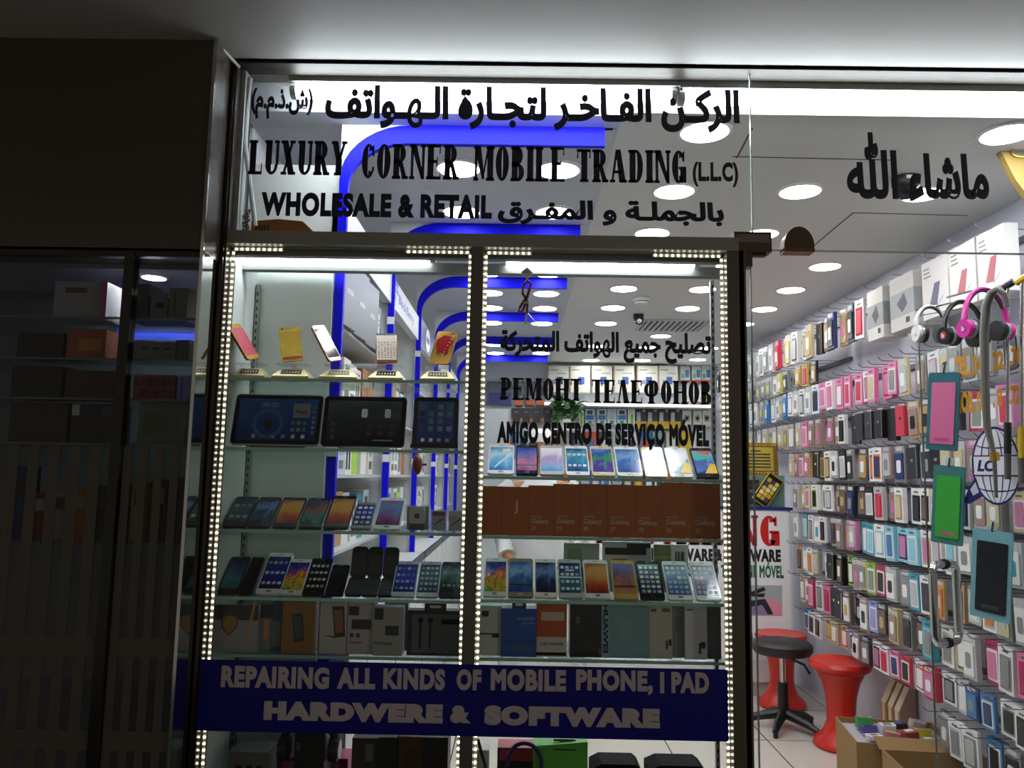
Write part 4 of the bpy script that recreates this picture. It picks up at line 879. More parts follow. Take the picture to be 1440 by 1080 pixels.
# ================================================================ left wall bays
WLAM = M('d6d8d6', .4)
def sh(b, c, f): b.mat(M(c, .45)); b.box(*f)
BCOL = [('e4e4e2', 'bars'), ('e0e0de', 'plain'), ('b08a52', 'plain'), ('dcdedd', 'bars'), ('dfe2e2', 'bars'), ('3a8a92', 'spots'), ('e2dcc8', 'spots'), ('d8dad8', 'plain'), ('a6d23a', 'plain'), ('a8703a', 'plain'), ('c4ccd6', 'spots'), ('efefec', 'spots')]
CN = {'e4e4e2': 'white', 'e0e0de': 'white', 'b08a52': 'tan', 'dcdedd': 'pale grey', 'dfe2e2': 'white', '3a8a92': 'teal', 'e2dcc8': 'cream', 'd8dad8': 'pale grey', 'a6d23a': 'lime green', 'a8703a': 'brown', 'c4ccd6': 'pale blue', 'efefec': 'white'}
for k in range(5):
    y0, y1 = STR[k], STR[k + 1]; o1 = ORD[k]
    t = thing('wall_shelf_unit', f'white wall shelf unit between blue strips, {o1} bay from the shopfront', 'shelf unit', (XL, y0 + .014, 0), (0, 0, 0), 'wall shelf units')
    W_ = y1 - y0 - .028; D_ = SX - XL - .035
    MB().box(0, D_, 0, .02, 1.04, 2.56).build('side_panel', WLAM, t)
    for z in (1.22, 1.49, 1.76, 2.02): MB().box(0, D_, .02, W_, z - .012, z).build('shelf', M('b9bdbe', .4), t)
    e = MB().mat(WLAM).prism([(D_ - .02, 2.30), (D_ + .02, 2.30), (D_ + .02, 2.44), (D_ - .02, 2.44)], 0, W_); e.build('header_board', None, t)
    MB().box(0, .4, 0, W_, .08, 1.04).build('base_cabinet', M('d0d2cf', .4), t)
    for j in range(3): MB().box(.4, .412, .006 + j * W_ / 3, W_ / 3 * (j + 1) - .012, .1, 1.0).build('door', M('d8dad7', .35), t)
    MB().box(.4, .414, 0, W_, 1.005, 1.04).build('counter_edge', M('1c2030', .3), t)
    if k == 1:
        b = MB(); r = fit(text_raw('BlackBerry', .03), .2, .78, 2.335, 2.40, 0, .001); b.add([(D_ + .0205 - v[1], v[0], v[2]) for v in r.v], r.f)
        b.build('header_lettering', M('2a34c0', .4), t)
        b = MB()
        for i in range(7): b.add([(D_ + .0212, .05 + (i % 3) * .042 + (i // 3) * .008 + a, 2.415 - (i // 3) * .034 + c) for a, c in ((0, 0), (.03, 0), (.026, .024), (-.004, .024))], [(0, 1, 2, 3)])
        b.build('header_logo', M('2a34c0', .4), t)
    if k == 2:
        MB().box(D_ + .02, D_ + .022, .0, W_, 2.28, 2.46).build('header_panel', M('28366a', .4), t)
        b = MB(); b.tube([(D_ + .022, .42, 2.37), (D_ + .026, .42, 2.37)], .075, 20); b.v = [(v[0], .42 + (v[1] - .42) * 1.6, v[2]) for v in b.v]; b.build('header_oval', M('e4e8ee', .4), t)
        b = MB(); r = fit(text_raw('NOKIA', .04), .34, .5, 2.35, 2.39, 0, .001); b.add([(D_ + .0275 - v[1], v[0], v[2]) for v in r.v], r.f); b.build('header_lettering', M('2a4a8a', .4), t)
    for ri, (z, hh) in enumerate(((1.49, .19), (1.22, .2), (1.76, .2))):
        if k > 3 and ri == 2: continue
        n = 7 if k < 3 else 4
        for j in range(n):
            c, st = BCOL[(j * 5 + k * 3 + ri * 4) % len(BCOL)]; w_ = (W_ - .06) / n * .86; h = hh * random.uniform(.82, 1.05); d = .1
            x = D_ - .03 - random.uniform(0, .02)
            q = thing('shelf_box', f'{CN[c]} upright box, {ORD[j]} on the {("middle", "lower", "upper")[ri]} shelf of the {o1} wall bay', 'box', (XL + x, y0 + .05 + (j + .5) * (W_ - .06) / n, z + .0005))
            b = MB(); b.mat(M(c, .45)); b.box(-d, 0, -w_ / 2, w_ / 2, 0, h)
            if st == 'bars':
                for i in range(2): sh(b, '2a2a2c', (0, .0006, -w_ * .35 + i * w_ * .4, -w_ * .1 + i * w_ * .4, h * .1, h * .9))
            elif st == 'spots':
                for i in range(3): sh(b, ['6a7074', '9ab0b8', '50545a'][i], (0, .0006, -w_ * .3, w_ * .3, h * (.12 + .28 * i), h * (.3 + .28 * i)))
            b.build('carton', None, q)
for i, (yy, zz) in enumerate(((2.76, 2.02), (2.98, 2.02), (3.2, 2.02))):
    t = thing('branded_box', f'tall dark grey box with white brand name, {ORD[i]} on the first bay top shelf', 'box', (SX - .02, yy + .02, zz + .0005), (0, 0, R(86)), 'dark branded boxes')
    MB().box(-.1, .1, 0, .03, 0, .26).build('carton', M('4a5054', .35), t)
    small_text('NOKIA', -.03, .05, .12, .14, 0, M('d8dce0', .4), 'printed_text', t, .04)
t = thing('branded_box', 'black box with a white vertical word beyond the dark branded boxes', 'box', (SX - .02, 3.36, 2.0205), (0, 0, R(86)))
MB().box(-.05, .05, 0, .03, 0, .2).build('carton', M('17181b', .4), t)
b = MB(); r = fit(text_raw('SCOSCHE', .05), 0, .15, 0, .035, -.001, .0008); b.add([(.02 - v[2], v[1], .02 + v[0]) for v in r.v], r.f); b.build('printed_text', M('dfe3e6', .4), t)
t = thing('ear_muff_case', 'dark red oval case hanging before the third blue strip under the tablets', 'case', P(587, 653, FY + .26))
MB().ell((0, 0, 0), (.017, .02, .034), 16, 10).build('shell', M('8a2a26', .35), t, True); MB().tube([(.016, 0, 0), (.03, 0, 0)], .004, 8).build('knob', BLACK, t)
MB().tube([(0, 0, .032), (0, 0, SZ['L2'] - t.location.z - .0092)], .0012, 6).build('thread', M('222222'), t)
# ================================================================ service counter and poster
CY = 5.65
cx0, cx1, cz1 = P(826, 800, CY).x, P(1114, 800, CY).x, P(1070, 713, CY).z
t = thing('service_counter', 'white service counter behind the stools carrying a printed poster', 'counter', (cx0, CY, 0))
MB().box(0, cx1 - cx0, 0, .5, .1, cz1 - .02).build('body', M('dcdcda', .4), t); MB().box(.02, cx1 - cx0 - .02, .03, .5, 0, .1).build('plinth', M('c2beb6', .5), t)
MB().box(-.01, cx1 - cx0 + .01, -.012, .51, cz1 - .02, cz1).build('worktop', M('1a2270', .3), t)
t = thing('repair_poster', 'white printed repair poster on the counter front behind the red stools', 'poster', (0, 0, 0))
pz0, pz1 = P(1070, 928, CY).z, P(1070, 718, CY).z
MB().box(cx0 + .02, cx1 - .015, CY - .003, CY - .0005, pz0, pz1).build('sheet', M('eceded', .45), t)
PY = CY - .0032
lettering('red_heading', [('s', 'REPAIRING', 838, 723, 1096, 766)], PY, M('c81e1e', .4), .001, t)
lettering('black_line', [(.06, 'HARDWARE', 916, 771, 1004, 789), (.06, '&', 1007, 772, 1016, 789), (.06, 'SOFTWARE', 1019, 772, 1098, 790)], PY, M('14141a', .4), .001, t)
lettering('green_line', [(.05, 'SERVIÇO TELEFONE MÓVEL', 968, 790, 1102, 816)], PY, M('1c6a44', .4), .001, t)
def quadpx(b, pts, Y, th=.001): b.extr([P(x, y, Y) for x, y in pts], (0, -th, 0))
b = MB()
b.mat(M('a8b4b4', .4)); quadpx(b, [(1043, 823), (1100, 823), (1100, 866), (1043, 866)], PY)
b.mat(M('2a2c3a', .4)); quadpx(b, [(1046, 846), (1076, 842), (1088, 864), (1046, 864)], PY - .001); b.mat(M('8a80a8', .4)); quadpx(b, [(1050, 854), (1072, 851), (1080, 864), (1050, 864)], PY - .002)
b.mat(M('e09aa6', .4)); quadpx(b, [(1075, 838), (1099, 848), (1099, 866), (1088, 865)], PY - .0015); b.mat(M('22242a', .4)); quadpx(b, [(1052, 834), (1074, 825), (1077, 830), (1062, 836), (1076, 834), (1074, 840), (1052, 838)], PY - .001)
b.mat(M('1c2238', .4)); quadpx(b, [(1044, 884), (1054, 880), (1062, 908), (1048, 914)], PY); b.mat(M('8aa4c4', .4))
for i in range(3):
    for j in range(4): quadpx(b, [(1046.5 + i * 4 + j * 1.6, 886 + j * 6.5 - i), (1048.8 + i * 4 + j * 1.6, 885.6 + j * 6.5 - i), (1049.4 + i * 4 + j * 1.6, 889 + j * 6.5 - i), (1047.2 + i * 4 + j * 1.6, 889.6 + j * 6.5 - i)], PY - .001)
b.mat(M('4a4a7c', .4)); quadpx(b, [(1064, 884), (1084, 886), (1084, 918), (1064, 918)], PY)
b.build('pictures', None, t)
t = thing('counter_cabinet', 'low glass cabinet on the end of the service counter under the gold plaque', 'cabinet', (P(1010, 690, CY + .05).x, CY + .05, cz1))
w_ = cx1 - t.location.x - .02; h = P(1060, 668, CY + .05).z - cz1
MB().box(0, w_, .02, .3, 0, h).build('body', M('9aa8a4', .4), t); MB().box(0, w_, 0, .006, 0, h).build('front_glass', glass('cabinet_glass', (.8, .9, .86), .05), t)
b = MB(); b.mat(M('5a1c22', .5)); b.box(.18, .3, .016, .02, .12, .19); b.mat(M('3c4a48', .5)); b.box(.16, .32, .016, .02, .02, .1); b.build('label', None, t)
t = thing('gold_plaque', 'gold framed plaque with dark script lines above the counter', 'plaque', (P(1064, 665, CY + .08).x, CY + .08, t.location.z + h), (R(-6), 0, 0))
w_ = 62 * CY / F; h = 46 * CY / F
MB().box(-w_ / 2, w_ / 2, 0, .02, 0, h).build('frame', M('8a6a24', .35, .5), t)
MB().box(-w_ * .4, w_ * .4, -.002, 0, h * .14, h * .86).build('panel', M('b8a040', .4, .3), t)
b = MB()
for i in range(6): b.box(-w_ * (.33 if i else .12), w_ * (.33 if i else .12), -.003, -.002, h * (.72 - i * .1), h * (.765 - i * .1))
b.build('script_lines', M('2c3418', .5), t)
b = MB()
for i in range(14): b.ell((-w_ * .46 + i * w_ * .92 / 13, -.002, h * .07), (.007, .004, .007), 6, 4); b.ell((-w_ * .46 + i * w_ * .92 / 13, -.002, h * .93), (.007, .004, .007), 6, 4)
b.build('ornament', M('c8a848', .35, .5), t)
t = thing('phone_print', 'tilted black and yellow phone cut-out below the gold plaque', 'sign', P(1080, 689, CY + .035), (0, R(35), 0))
MB().box(-.062, .062, 0, .01, -.115, .115).build('board', M('c8b040', .4), t); MB().box(-.056, .056, -.002, 0, -.11, .11).build('phone_face', M('141210', .3), t)
b = MB()
for i in range(3):
    for j in range(5):
        b.mat(M(['d8b428', 'e0c040', 'c8a020', 'e8dcb0', '4a3a6a'][(i * 2 + j * 3) % 5], .4)); b.box(-.046 + i * .032, -.018 + i * .032, -.0028, -.002, -.085 + j * .034, -.056 + j * .034)
b.build('screen_tiles', None, t)
# ================================================================ back wall
def hp(label, x0, x1, y0, y1, col, prints=(), Y=YB - .07, name='hanging_pack', group=None, header=None):
    c = P((x0 + x1) / 2, (y0 + y1) / 2, Y); w_ = (x1 - x0) * Y / F; h = (y1 - y0) * Y / F
    t = thing(name, label, 'pack', (c.x, Y, c.z - h / 2), (0, 0, 0), group)
    b = MB(); b.mat(M(col, .45)); b.box(-w_ / 2, w_ / 2, 0, YB - Y + .001, 0, h); b.build('card', None, t)
    if prints:
        b = MB()
        for u0, v0, u1, v1, cc in prints: b.mat(M(cc, .45)); b.box(-w_ / 2 + u0 * w_, -w_ / 2 + u1 * w_, -.002, 0, v0 * h, v1 * h)
        b.build('print', None, t)
    b = MB(); b.tube([(0, .03, h + .01), (0, -.05, h + .01), (0, -.055, h + .02)], .004, 6); b.tube([(0, .0, h + .012), (0, .0, h - .005)], .003, 5); b.build('hook', M('9a9a98', .3, .7), t)
for i, (x0, x1) in enumerate(((770, 800), (801, 830), (832, 861), (863, 892), (896, 925), (926, 953))):
    hp(f'large white box with a small blue picture, {ORD[i]} along the top of the back wall', x0, x1, 514, 552, 'dfdccd', [(.02, .02, .05, .98, 'a86a3a')] * 1 + [(.42, .3, .72, .58, '4a62a0' if i else '44505e'), (.2, .3, .4, .46, '8a98b8'), (.1, .82, .5, .86, '8a8a84'), (.45, .7, .9, .73, '9a9a94')], Y=YB - .15, group='large white boxes on the back wall')
for i, x0 in enumerate((957, 973, 987)): hp(f'pale memory card pack with a red foot band, {ORD[i]} of three by the door post', x0, x0 + 13, 514, 538, 'c4ccc4', [(0, 0, 1, .14, 'c8281e'), (.1, .25, .4, .5, '4a9a5a'), (.5, .3, .9, .75, '3a70a8')])
for i, x0 in enumerate((958, 974, 988)): hp(f'slim pale pack with a green spot, {ORD[i]} of three under the red-footed packs', x0, x0 + 12, 541, 567, 'd4d8d4', [(.3, .2, .7, .4, '8aba3a'), (.1, 0, .9, .08, 'c84a3a')])
hp('dark blue and grey boxed set at the end of the back wall by the mullion', 684, 719, 536, 569, '5a5c68', [(.1, .02, .98, .5, '28287a'), (.55, .25, .9, .35, 'd0d0e0')])
for i, x0 in enumerate((723, 739, 754)): hp(f'grey pack with an orange foot, {ORD[i]} of three beside the dark blue set', x0, x0 + 13, 536, 570, '6a6e72', [(.05, 0, .95, .2, 'c8602a'), (.2, .4, .8, .8, '3a3c40')])
for i, x0 in enumerate((719, 733, 748, 763)): hp(f'black pack with orange corners, {ORD[i]} of four left of the potted plant', x0, x0 + 14, 574, 594, '26282a', [(0, 0, .12, .3, 'c8783a'), (.88, 0, 1, .3, 'c8783a'), (.3, .7, .7, .76, '8a8c90')])
for i, x0 in enumerate((823, 840, 854, 868)): hp(f'white and blue memory pack, {ORD[i]} in the row beyond the plant', x0, x0 + 13, 575, 597, 'cdd8d8', [(.08, .3, .92, .6, '2a78b8' if i != 2 else 'b8c0c0'), (.2, .65, .8, .9, '2a4a6a' if i != 2 else 'c8cccc'), (.3, .05, .7, .25, '5a9a5a')])
hp('pale pack with a green stripe beside the yellow and black packs', 883, 893, 575, 600, 'd8dcd4', [(.4, .05, .75, .7, '7ac828')])
hp('pale pack with a green stripe close to the potted plant', 814, 821, 575, 598, 'd4dcd0', [(.3, .05, .7, .8, '7ac828')])
for i, x0 in enumerate((894, 910, 926, 942)): hp(f'black and yellow flash drive pack, {ORD[i]} of four on the back wall', x0, x0 + 15, 574, 603, '2a2c30', [(0, 0, 1, .36, 'd8a828'), (.1, .34, .45, .8, 'b8bcc0'), (.65, .82, .9, .94, 'b8a050')], group='black and yellow flash drive packs')
for i, x0 in enumerate((960, 975, 988)): hp(f'cream pack with a grey ring, {ORD[i]} of three beyond the black and yellow packs', x0, x0 + 12, 577, 600, 'd8d6c4', [(.2, .3, .8, .7, '9a9a90'), (.36, .42, .64, .6, 'd8d6c4')])
rc = ['d8dad8', 'c8502a', 'd8b83a', '3a7ab8', '4a4c50', 'e0e0dc', '8aa8b8', 'b0b4b4', '3a3a40', 'd0cab8']
for i in range(16):
    c = rc[(i * 3) % 10]; hp(f'small {["white", "orange", "yellow", "blue", "grey", "white", "pale blue", "pale grey", "black", "cream"][(i * 3) % 10]} pack, {ORD[i]} along the third row of the back wall', 690 + i * 19, 690 + i * 19 + 16, 607, 646, c, [(.2, .3, .8, .7, rc[(i * 7 + 4) % 10])])
for i in range(15):
    c = rc[(i * 7 + 2) % 10]; hp(f'{["white", "orange", "yellow", "blue", "grey", "white", "pale blue", "pale grey", "black", "cream"][(i * 7 + 2) % 10]} pack, {ORD[i]} along the lowest row of the back wall', 786 + i * 15, 786 + i * 15 + 13, 662, 700, c, [(.2, .4, .8, .9, rc[(i * 3 + 1) % 10])])
t = thing('wall_shelf', 'bright white shelf on the back wall under the large white boxes', 'shelf', (P(765, 568, YB - .1).x, YB - .28, P(880, 572, YB - .25).z))
L = P(1005, 568, YB - .25).x - t.location.x; MB().box(0, L, 0, .28, 0, .03).build('board', M('e8eaea', .4), t); MB().box(0, L, -.004, 0, .005, .028).build('light_edge', EM('f4f8fa', 1.2), t)
t = thing('wall_shelf', 'small white shelf carrying the potted plant on the back wall', 'shelf', (P(768, 602, YB - .4).x, YB - .5, P(790, 603, YB - .4).z - .02))
MB().box(0, .4, 0, .5, 0, .02).build('board', WHITE, t)
t2 = thing('potted_plant', 'leafy green potted plant on the small shelf of the back wall', 'plant', (t.location.x + .19, YB - .36, t.location.z + .02))
MB().lathe([(.05, 0), (.07, .1), (.06, .1), (.06, .09)], 16).build('pot', M('d8d8d0', .4), t2, True)
lf = MB(); stm = MB(); rn = random.Random(5)
for cx in (-.06, .1):
    stm.tube([(cx * .3, 0, .08), (cx, 0, .22)], .006, 6)
    for i in range(34):
        a = rn.uniform(0, 6.28); e = rn.uniform(-.3, 1.1); L = rn.uniform(.12, .2); base = Vector((cx, 0, rn.uniform(.08, .26)))
        d = Vector((math.cos(a) * math.cos(e), math.sin(a) * math.cos(e), math.sin(e))); s = d.cross(Vector((0, 0, 1))).normalized() * .04; n = s.cross(d).normalized() * .004
        m_ = base + d * L * .5 + Vector((0, 0, .02)); tip = base + d * L - Vector((0, 0, .015))
        lf.add([base, m_ + s, tip, m_ - s, m_ + n * 3], [(0, 1, 4), (1, 2, 4), (2, 3, 4), (3, 0, 4)])
stm.build('stem', M('4a6a2a', .5), t2); lf.build('foliage', M('2f6a22', .4, 0, 0, .5, .6), t2)
t = thing('red_white_case', 'tall pale cabinet in the far corner by the mullion', 'cabinet', (P(676, 600, 7.6).x, 7.65, 0))
MB().box(0, .28, 0, .5, 0, P(690, 575, 7.65).z).build('body', M('c0c6c8', .4), t); MB().box(.27, .272, -.004, 0, .1, P(690, 578, 7.65).z).build('door_gap', M('33363a', .5), t)
# ================================================================ shop man in white robe
SKIN = M('9a6a48', .5); ROBE = M('d2d4d2', .7, 0, 0, .3, .12)
man = thing('person', 'man in a white robe and white cap standing in the aisle', 'person', (.15, 5.2, 0))
vs = [((0, 0, .95), .15), ((0, 0, 1.15), .15), ((0, 0, 1.34), .17), ((0, .01, 1.47), .075), ((0, 0, 1.53), .058), ((0, 0, 1.6), .06),
      ((.2, .0, 1.42), .06), ((.25, .02, 1.14), .046), ((.2, -.16, .97), .034), ((.16, -.24, .95), .03), ((-.2, .0, 1.42), .06), ((-.25, .02, 1.14), .046), ((-.2, -.16, .97), .034), ((-.16, -.24, .95), .03),
      ((.1, 0, .88), .1), ((.1, .0, .48), .07), ((.1, .03, .1), .045), ((.1, -.12, .035), .035), ((-.1, 0, .88), .1), ((-.1, .0, .48), .07), ((-.1, .03, .1), .045), ((-.1, -.12, .035), .035)]
ed = [(0, 1), (1, 2), (2, 3), (3, 4), (4, 5), (2, 6), (6, 7), (7, 8), (8, 9), (2, 10), (10, 11), (11, 12), (12, 13), (0, 14), (14, 15), (15, 16), (16, 17), (0, 18), (18, 19), (19, 20), (20, 21)]
for s, k in ((1, 9), (-1, 13)):
    for f in range(4):
        i = len(vs); bx = s * (.16 - .05 * s * 0) + (f - 1.5) * .018
        vs += [((bx, -.275, .95), .0105), ((bx, -.315 + .004 * abs(f - 1), .94), .0095), ((bx, -.34 + .006 * abs(f - 1), .915), .0085)]; ed += [(k, i), (i, i + 1), (i + 1, i + 2)]
    i = len(vs); vs += [((s * .16 - s * .045, -.25, .945), .011), ((s * .16 - s * .055, -.28, .93), .0095)]; ed += [(k, i), (i, i + 1)]
me = bpy.data.meshes.new('body'); me.from_pydata([v for v, r in vs], ed, []); o = link('body', me, man)
sk = o.modifiers.new('skin', 'SKIN'); 
for i, (v, r) in enumerate(vs): me.skin_vertices[0].data[i].radius = (r, r * (.72 if i < 3 else 1))
for i in range(len(vs)): me.skin_vertices[0].data[i].use_root = (i == 0)
ss = o.modifiers.new('sub', 'SUBSURF'); ss.levels = 1; ss.render_levels = 2; me.materials.append(SKIN); sk.use_smooth_shade = True
hd = MB(); prof = []
n, k = 20, 14
for j in range(k + 1):
    ph = math.pi * j / k
    for i in range(n):
        th = 2 * math.pi * i / n; x = math.sin(ph) * math.cos(th); y = math.sin(ph) * math.sin(th); z = -math.cos(ph)
        w_ = .074 * (1 - .25 * max(0, -z)); X = x * w_; Yh = y * .095; Z = z * .118
        fr = max(0, -y)
        if abs(x) < .22 and -.35 < z < .12: Yh -= .02 * fr * (1 - abs(x) / .22) * (1 - abs(z + .12) / .3 if abs(z + .12) < .3 else 0)
        if .18 < abs(x) < .62 and 0 < z < .22: Yh += .008 * fr
        hd.v.append((X, Yh, Z + 1.685))
for j in range(k):
    for i in range(n): hd.f.append([j * n + i, j * n + (i + 1) % n, (j + 1) * n + (i + 1) % n, (j + 1) * n + i]); hd.mi.append(0)
for s in (-1, 1): hd.ell((s * .074, .01, 1.68), (.012, .02, .03), 8, 6)
hd.build('head', SKIN, man, True)
for s in (-1, 1): MB().ell((s * .03, -.083, 1.70), (.011, .007, .006), 8, 6).build('eye', M('1c1410', .2), man)
MB().ell((0, -.086, 1.625), (.024, .007, .006), 8, 6).build('mouth', M('6a3a30', .5), man)
b = MB(); b.lathe([(.0775, 1.715), (.082, 1.72), (.08, 1.775), (.06, 1.80), (.01, 1.808)], 24); b.v = [(x, y * 1.22, z) for x, y, z in b.v]; b.build('cap', M('e4e4e0', .7), man, True)
b = MB(); b.lathe([(.076, 1.66), (.079, 1.70), (.0785, 1.73)], 20, cap=False); b.v = [(x, max(y * 1.24, -.03), z) for x, y, z in b.v]; b.build('hair', M('17130f', .7), man, True)
rb = MB(); N = 36
for z, rx, ry in ((.09, .27, .2), (.3, .255, .185), (.6, .235, .17), (.9, .225, .165), (1.1, .205, .155), (1.3, .215, .15), (1.4, .2, .125), (1.46, .12, .095), (1.5, .07, .07)):
    for i in range(N):
        a = 2 * math.pi * i / N; f = 1 + .05 * math.sin(a * 9 + z * 3) * max(0, 1.2 - z); rb.v.append((rx * f * math.cos(a), ry * f * math.sin(a), z))
for j in range(8):
    for i in range(N): rb.f.append([j * N + i, j * N + (i + 1) % N, (j + 1) * N + (i + 1) % N, (j + 1) * N + i]); rb.mi.append(0)
for s in (-1, 1): rb.tube([(s * .17, 0, 1.43), (s * .21, .0, 1.4), (s * .255, .02, 1.14), (s * .21, -.13, .99)], [.075, .082, .068, .06], 12)
rb.build('robe', ROBE, man, True)
# ================================================================ stools
RED = M('c8281c', .3)
def red_stool(label, x, y, s=1):
    t = thing('red_stool', label, 'stool', (x, y, 0), group='red plastic stools')
    MB().lathe([(.15 * s, 0), (.165 * s, .015), (.155 * s, .045), (.11 * s, .08), (.085 * s, .14), (.08 * s, .2), (.088 * s, .28), (.11 * s, .36), (.14 * s, .415)], 32).build('pedestal', RED, t, True)
    MB().lathe([(.14 * s, .415), (.172 * s, .435), (.178 * s, .455), (.168 * s, .475), (.1 * s, .468), (.001, .466)], 32).build('seat', RED, t, True)
red_stool('red waisted plastic stool, the one in front with the carton beside it', (1169 - 728) * 4.66 / F, 4.66, .96)
red_stool('red waisted plastic stool standing in front of the printed poster', (1089 - 728) * 5.45 / F, 5.44, .95)
t = thing('black_stool', 'round black padded stool on a star base between the red stools', 'stool', ((1100 - 728) * 4.97 / F - .04, 4.97, 0))
MB().lathe([(.05, .44), (.165, .445), (.18, .465), (.18, .5), (.16, .515), (.001, .52)], 32).build('seat', M('1e1c1c', .45), t, True)
MB().lathe([(.018, .25), (.018, .44)], 14).build('gas_lift', CHROME, t, True); MB().lathe([(.035, .06), (.033, .27)], 14).build('column', BLACK, t, True)
for i in range(5):
    a = i * 1.2566 + .4; MB().tube([(.02 * math.cos(a), .02 * math.sin(a), .09), (.16 * math.cos(a), .16 * math.sin(a), .06), (.22 * math.cos(a), .22 * math.sin(a), .035)], [.03, .024, .016], 8).build('base_arm', BLACK, t, True)
    MB().tube([(.212 * math.cos(a), .212 * math.sin(a), 0.0), (.212 * math.cos(a), .212 * math.sin(a), .035)], .014, 8).build('foot', BLACK, t)
MB().tube([(.03, -.02, .42), (.11, -.06, .39), (.14, -.07, .34)], .008, 6).build('lever', BLACK, t)
# ================================================================ big carton with loose packs, leaning boards
CB = M('9a7a4c', .7, 0, 0, .3, .15); CBI = M('8a6a40', .75)
LC = [('d8d8dc', 'white'), ('b87a88', 'dusty pink'), ('9a4a3a', 'brick red'), ('8a9a80', 'sage green'), ('5a5aa0', 'violet'), ('e0dcd8', 'off-white'), ('c86a50', 'coral'), ('d8c83a', 'yellow'), ('4a9a5a', 'green'), ('a8a0c0', 'lilac'), ('2a2c34', 'black'), ('c0b8b0', 'beige')]
rn = random.Random(11)
for comp, (label, loc, yaw, L_, W_, H_, za, cnt) in enumerate((('open cardboard carton heaped with loose packs in front of the red stool', (1.60, 3.83, 0), -9, .46, .40, .29, .265, 12),
                                                      ('open cardboard carton nearest the doorway, half empty with white bags', (1.63, 3.33, 0), -5, .43, .38, .30, .15, 8))):
    th = .006; bx = thing('cardboard_carton', label, 'carton', loc, (0, 0, R(yaw)))
    bm_ = Matrix.Translation(bx.location) @ Matrix.Rotation(R(yaw), 4, 'Z')
    MB().box(0, L_, 0, W_, 0, th).build('bottom', CB, bx); MB().box(0, L_, 0, th, th, H_).build('side_panel', CB, bx); MB().box(0, L_, W_ - th, W_, th, H_).build('side_panel', CB, bx)
    MB().box(0, th, th, W_ - th, th, H_).build('end_panel', CB, bx); MB().box(L_ - th, L_, th, W_ - th, th, H_).build('end_panel', CB, bx)
    if comp == 0: MB().obox((L_ * .55, -.03, H_ + .012), (L_ * .75, .09, .004), Matrix.Rotation(R(22), 3, 'X')).build('flap', CBI, bx)
    MB().box(th, L_ - th, th, W_ - th, th, za - .002).build('packing', M('a8a4a8', .7), bx)
    nx = 4
    for i in range(cnt):
        c, nm = LC[(i + comp * 5) % 12]; lx = .07 + (L_ - .14) * ((i % nx) + .5) / nx; ly = .07 + (W_ - .14) * ((i // nx) + .5) / (cnt // nx)
        if comp: c, nm = [('d8d8dc', 'white'), ('c8c4d0', 'pale lilac'), ('2a2c34', 'black'), ('8a3a30', 'dark red'), ('e0dcd8', 'off-white'), ('b8b8c0', 'pale grey'), ('c0b8b0', 'beige'), ('3a3c48', 'slate')][i]
        t = thing('loose_pack', f'{nm} loose packet in the carton {"in front of the red stool" if comp == 0 else "nearest the doorway"}', 'packet', bm_ @ Vector((lx, ly, za + .004)), (R(rn.uniform(-9, 9)), R(rn.uniform(-9, 9)), R(rn.uniform(-16, 16))))
        s = .037; k = .02 * (i % 3); b = MB(); b.rrect(-s, s, -s * .6, s * .6, .008, 0, .016, 3); b.v = [(x + rn.uniform(-.003, .003), z, y * (1 + i % 3) + .008 + rn.uniform(-.002, .004)) for x, y, z in b.v]; b.build('packet', M(c, .4), t, True)
        MB().box(-s * .6, s * .5, -s * .3, s * .3, .008 + .016 * (1 + i % 3), .012 + .016 * (1 + i % 3)).build('label', M(LC[(i * 5 + 2) % 12][0], .4), t)
for i, (y, c, e) in enumerate(((4.46, 'b08a60', 'd8c8a8'), (4.385, 'a88058', 'd4c4a4'), (4.31, 'b89088', 'dccab0'))):
    t = thing('file_box', f'pinkish-brown storage slab standing against the wall, {ORD[2 - i]} from the heaped carton', 'box', (XR - .012, y, .0), (0, 0, 0), 'standing storage slabs')
    MB().prism([(-.09, 0), (0, 0), (0, .42), (-.03, .42), (-.09, .30)], -.03, .03).build('body', M(c, .6), t); MB().extr([(-.0905, -.012, .0), (-.0905, .012, .0), (-.0905, .012, .30), (-.0905, -.012, .30)], (-.001, 0, 0)).build('pale_edge', M(e, .6), t)
    MB().extr([(-.09, -.026, .302), (-.09, .026, .302), (-.03, .026, .422), (-.03, -.026, .422)], (-.002, 0, .001)).build('top_edge', M(e, .6), t)
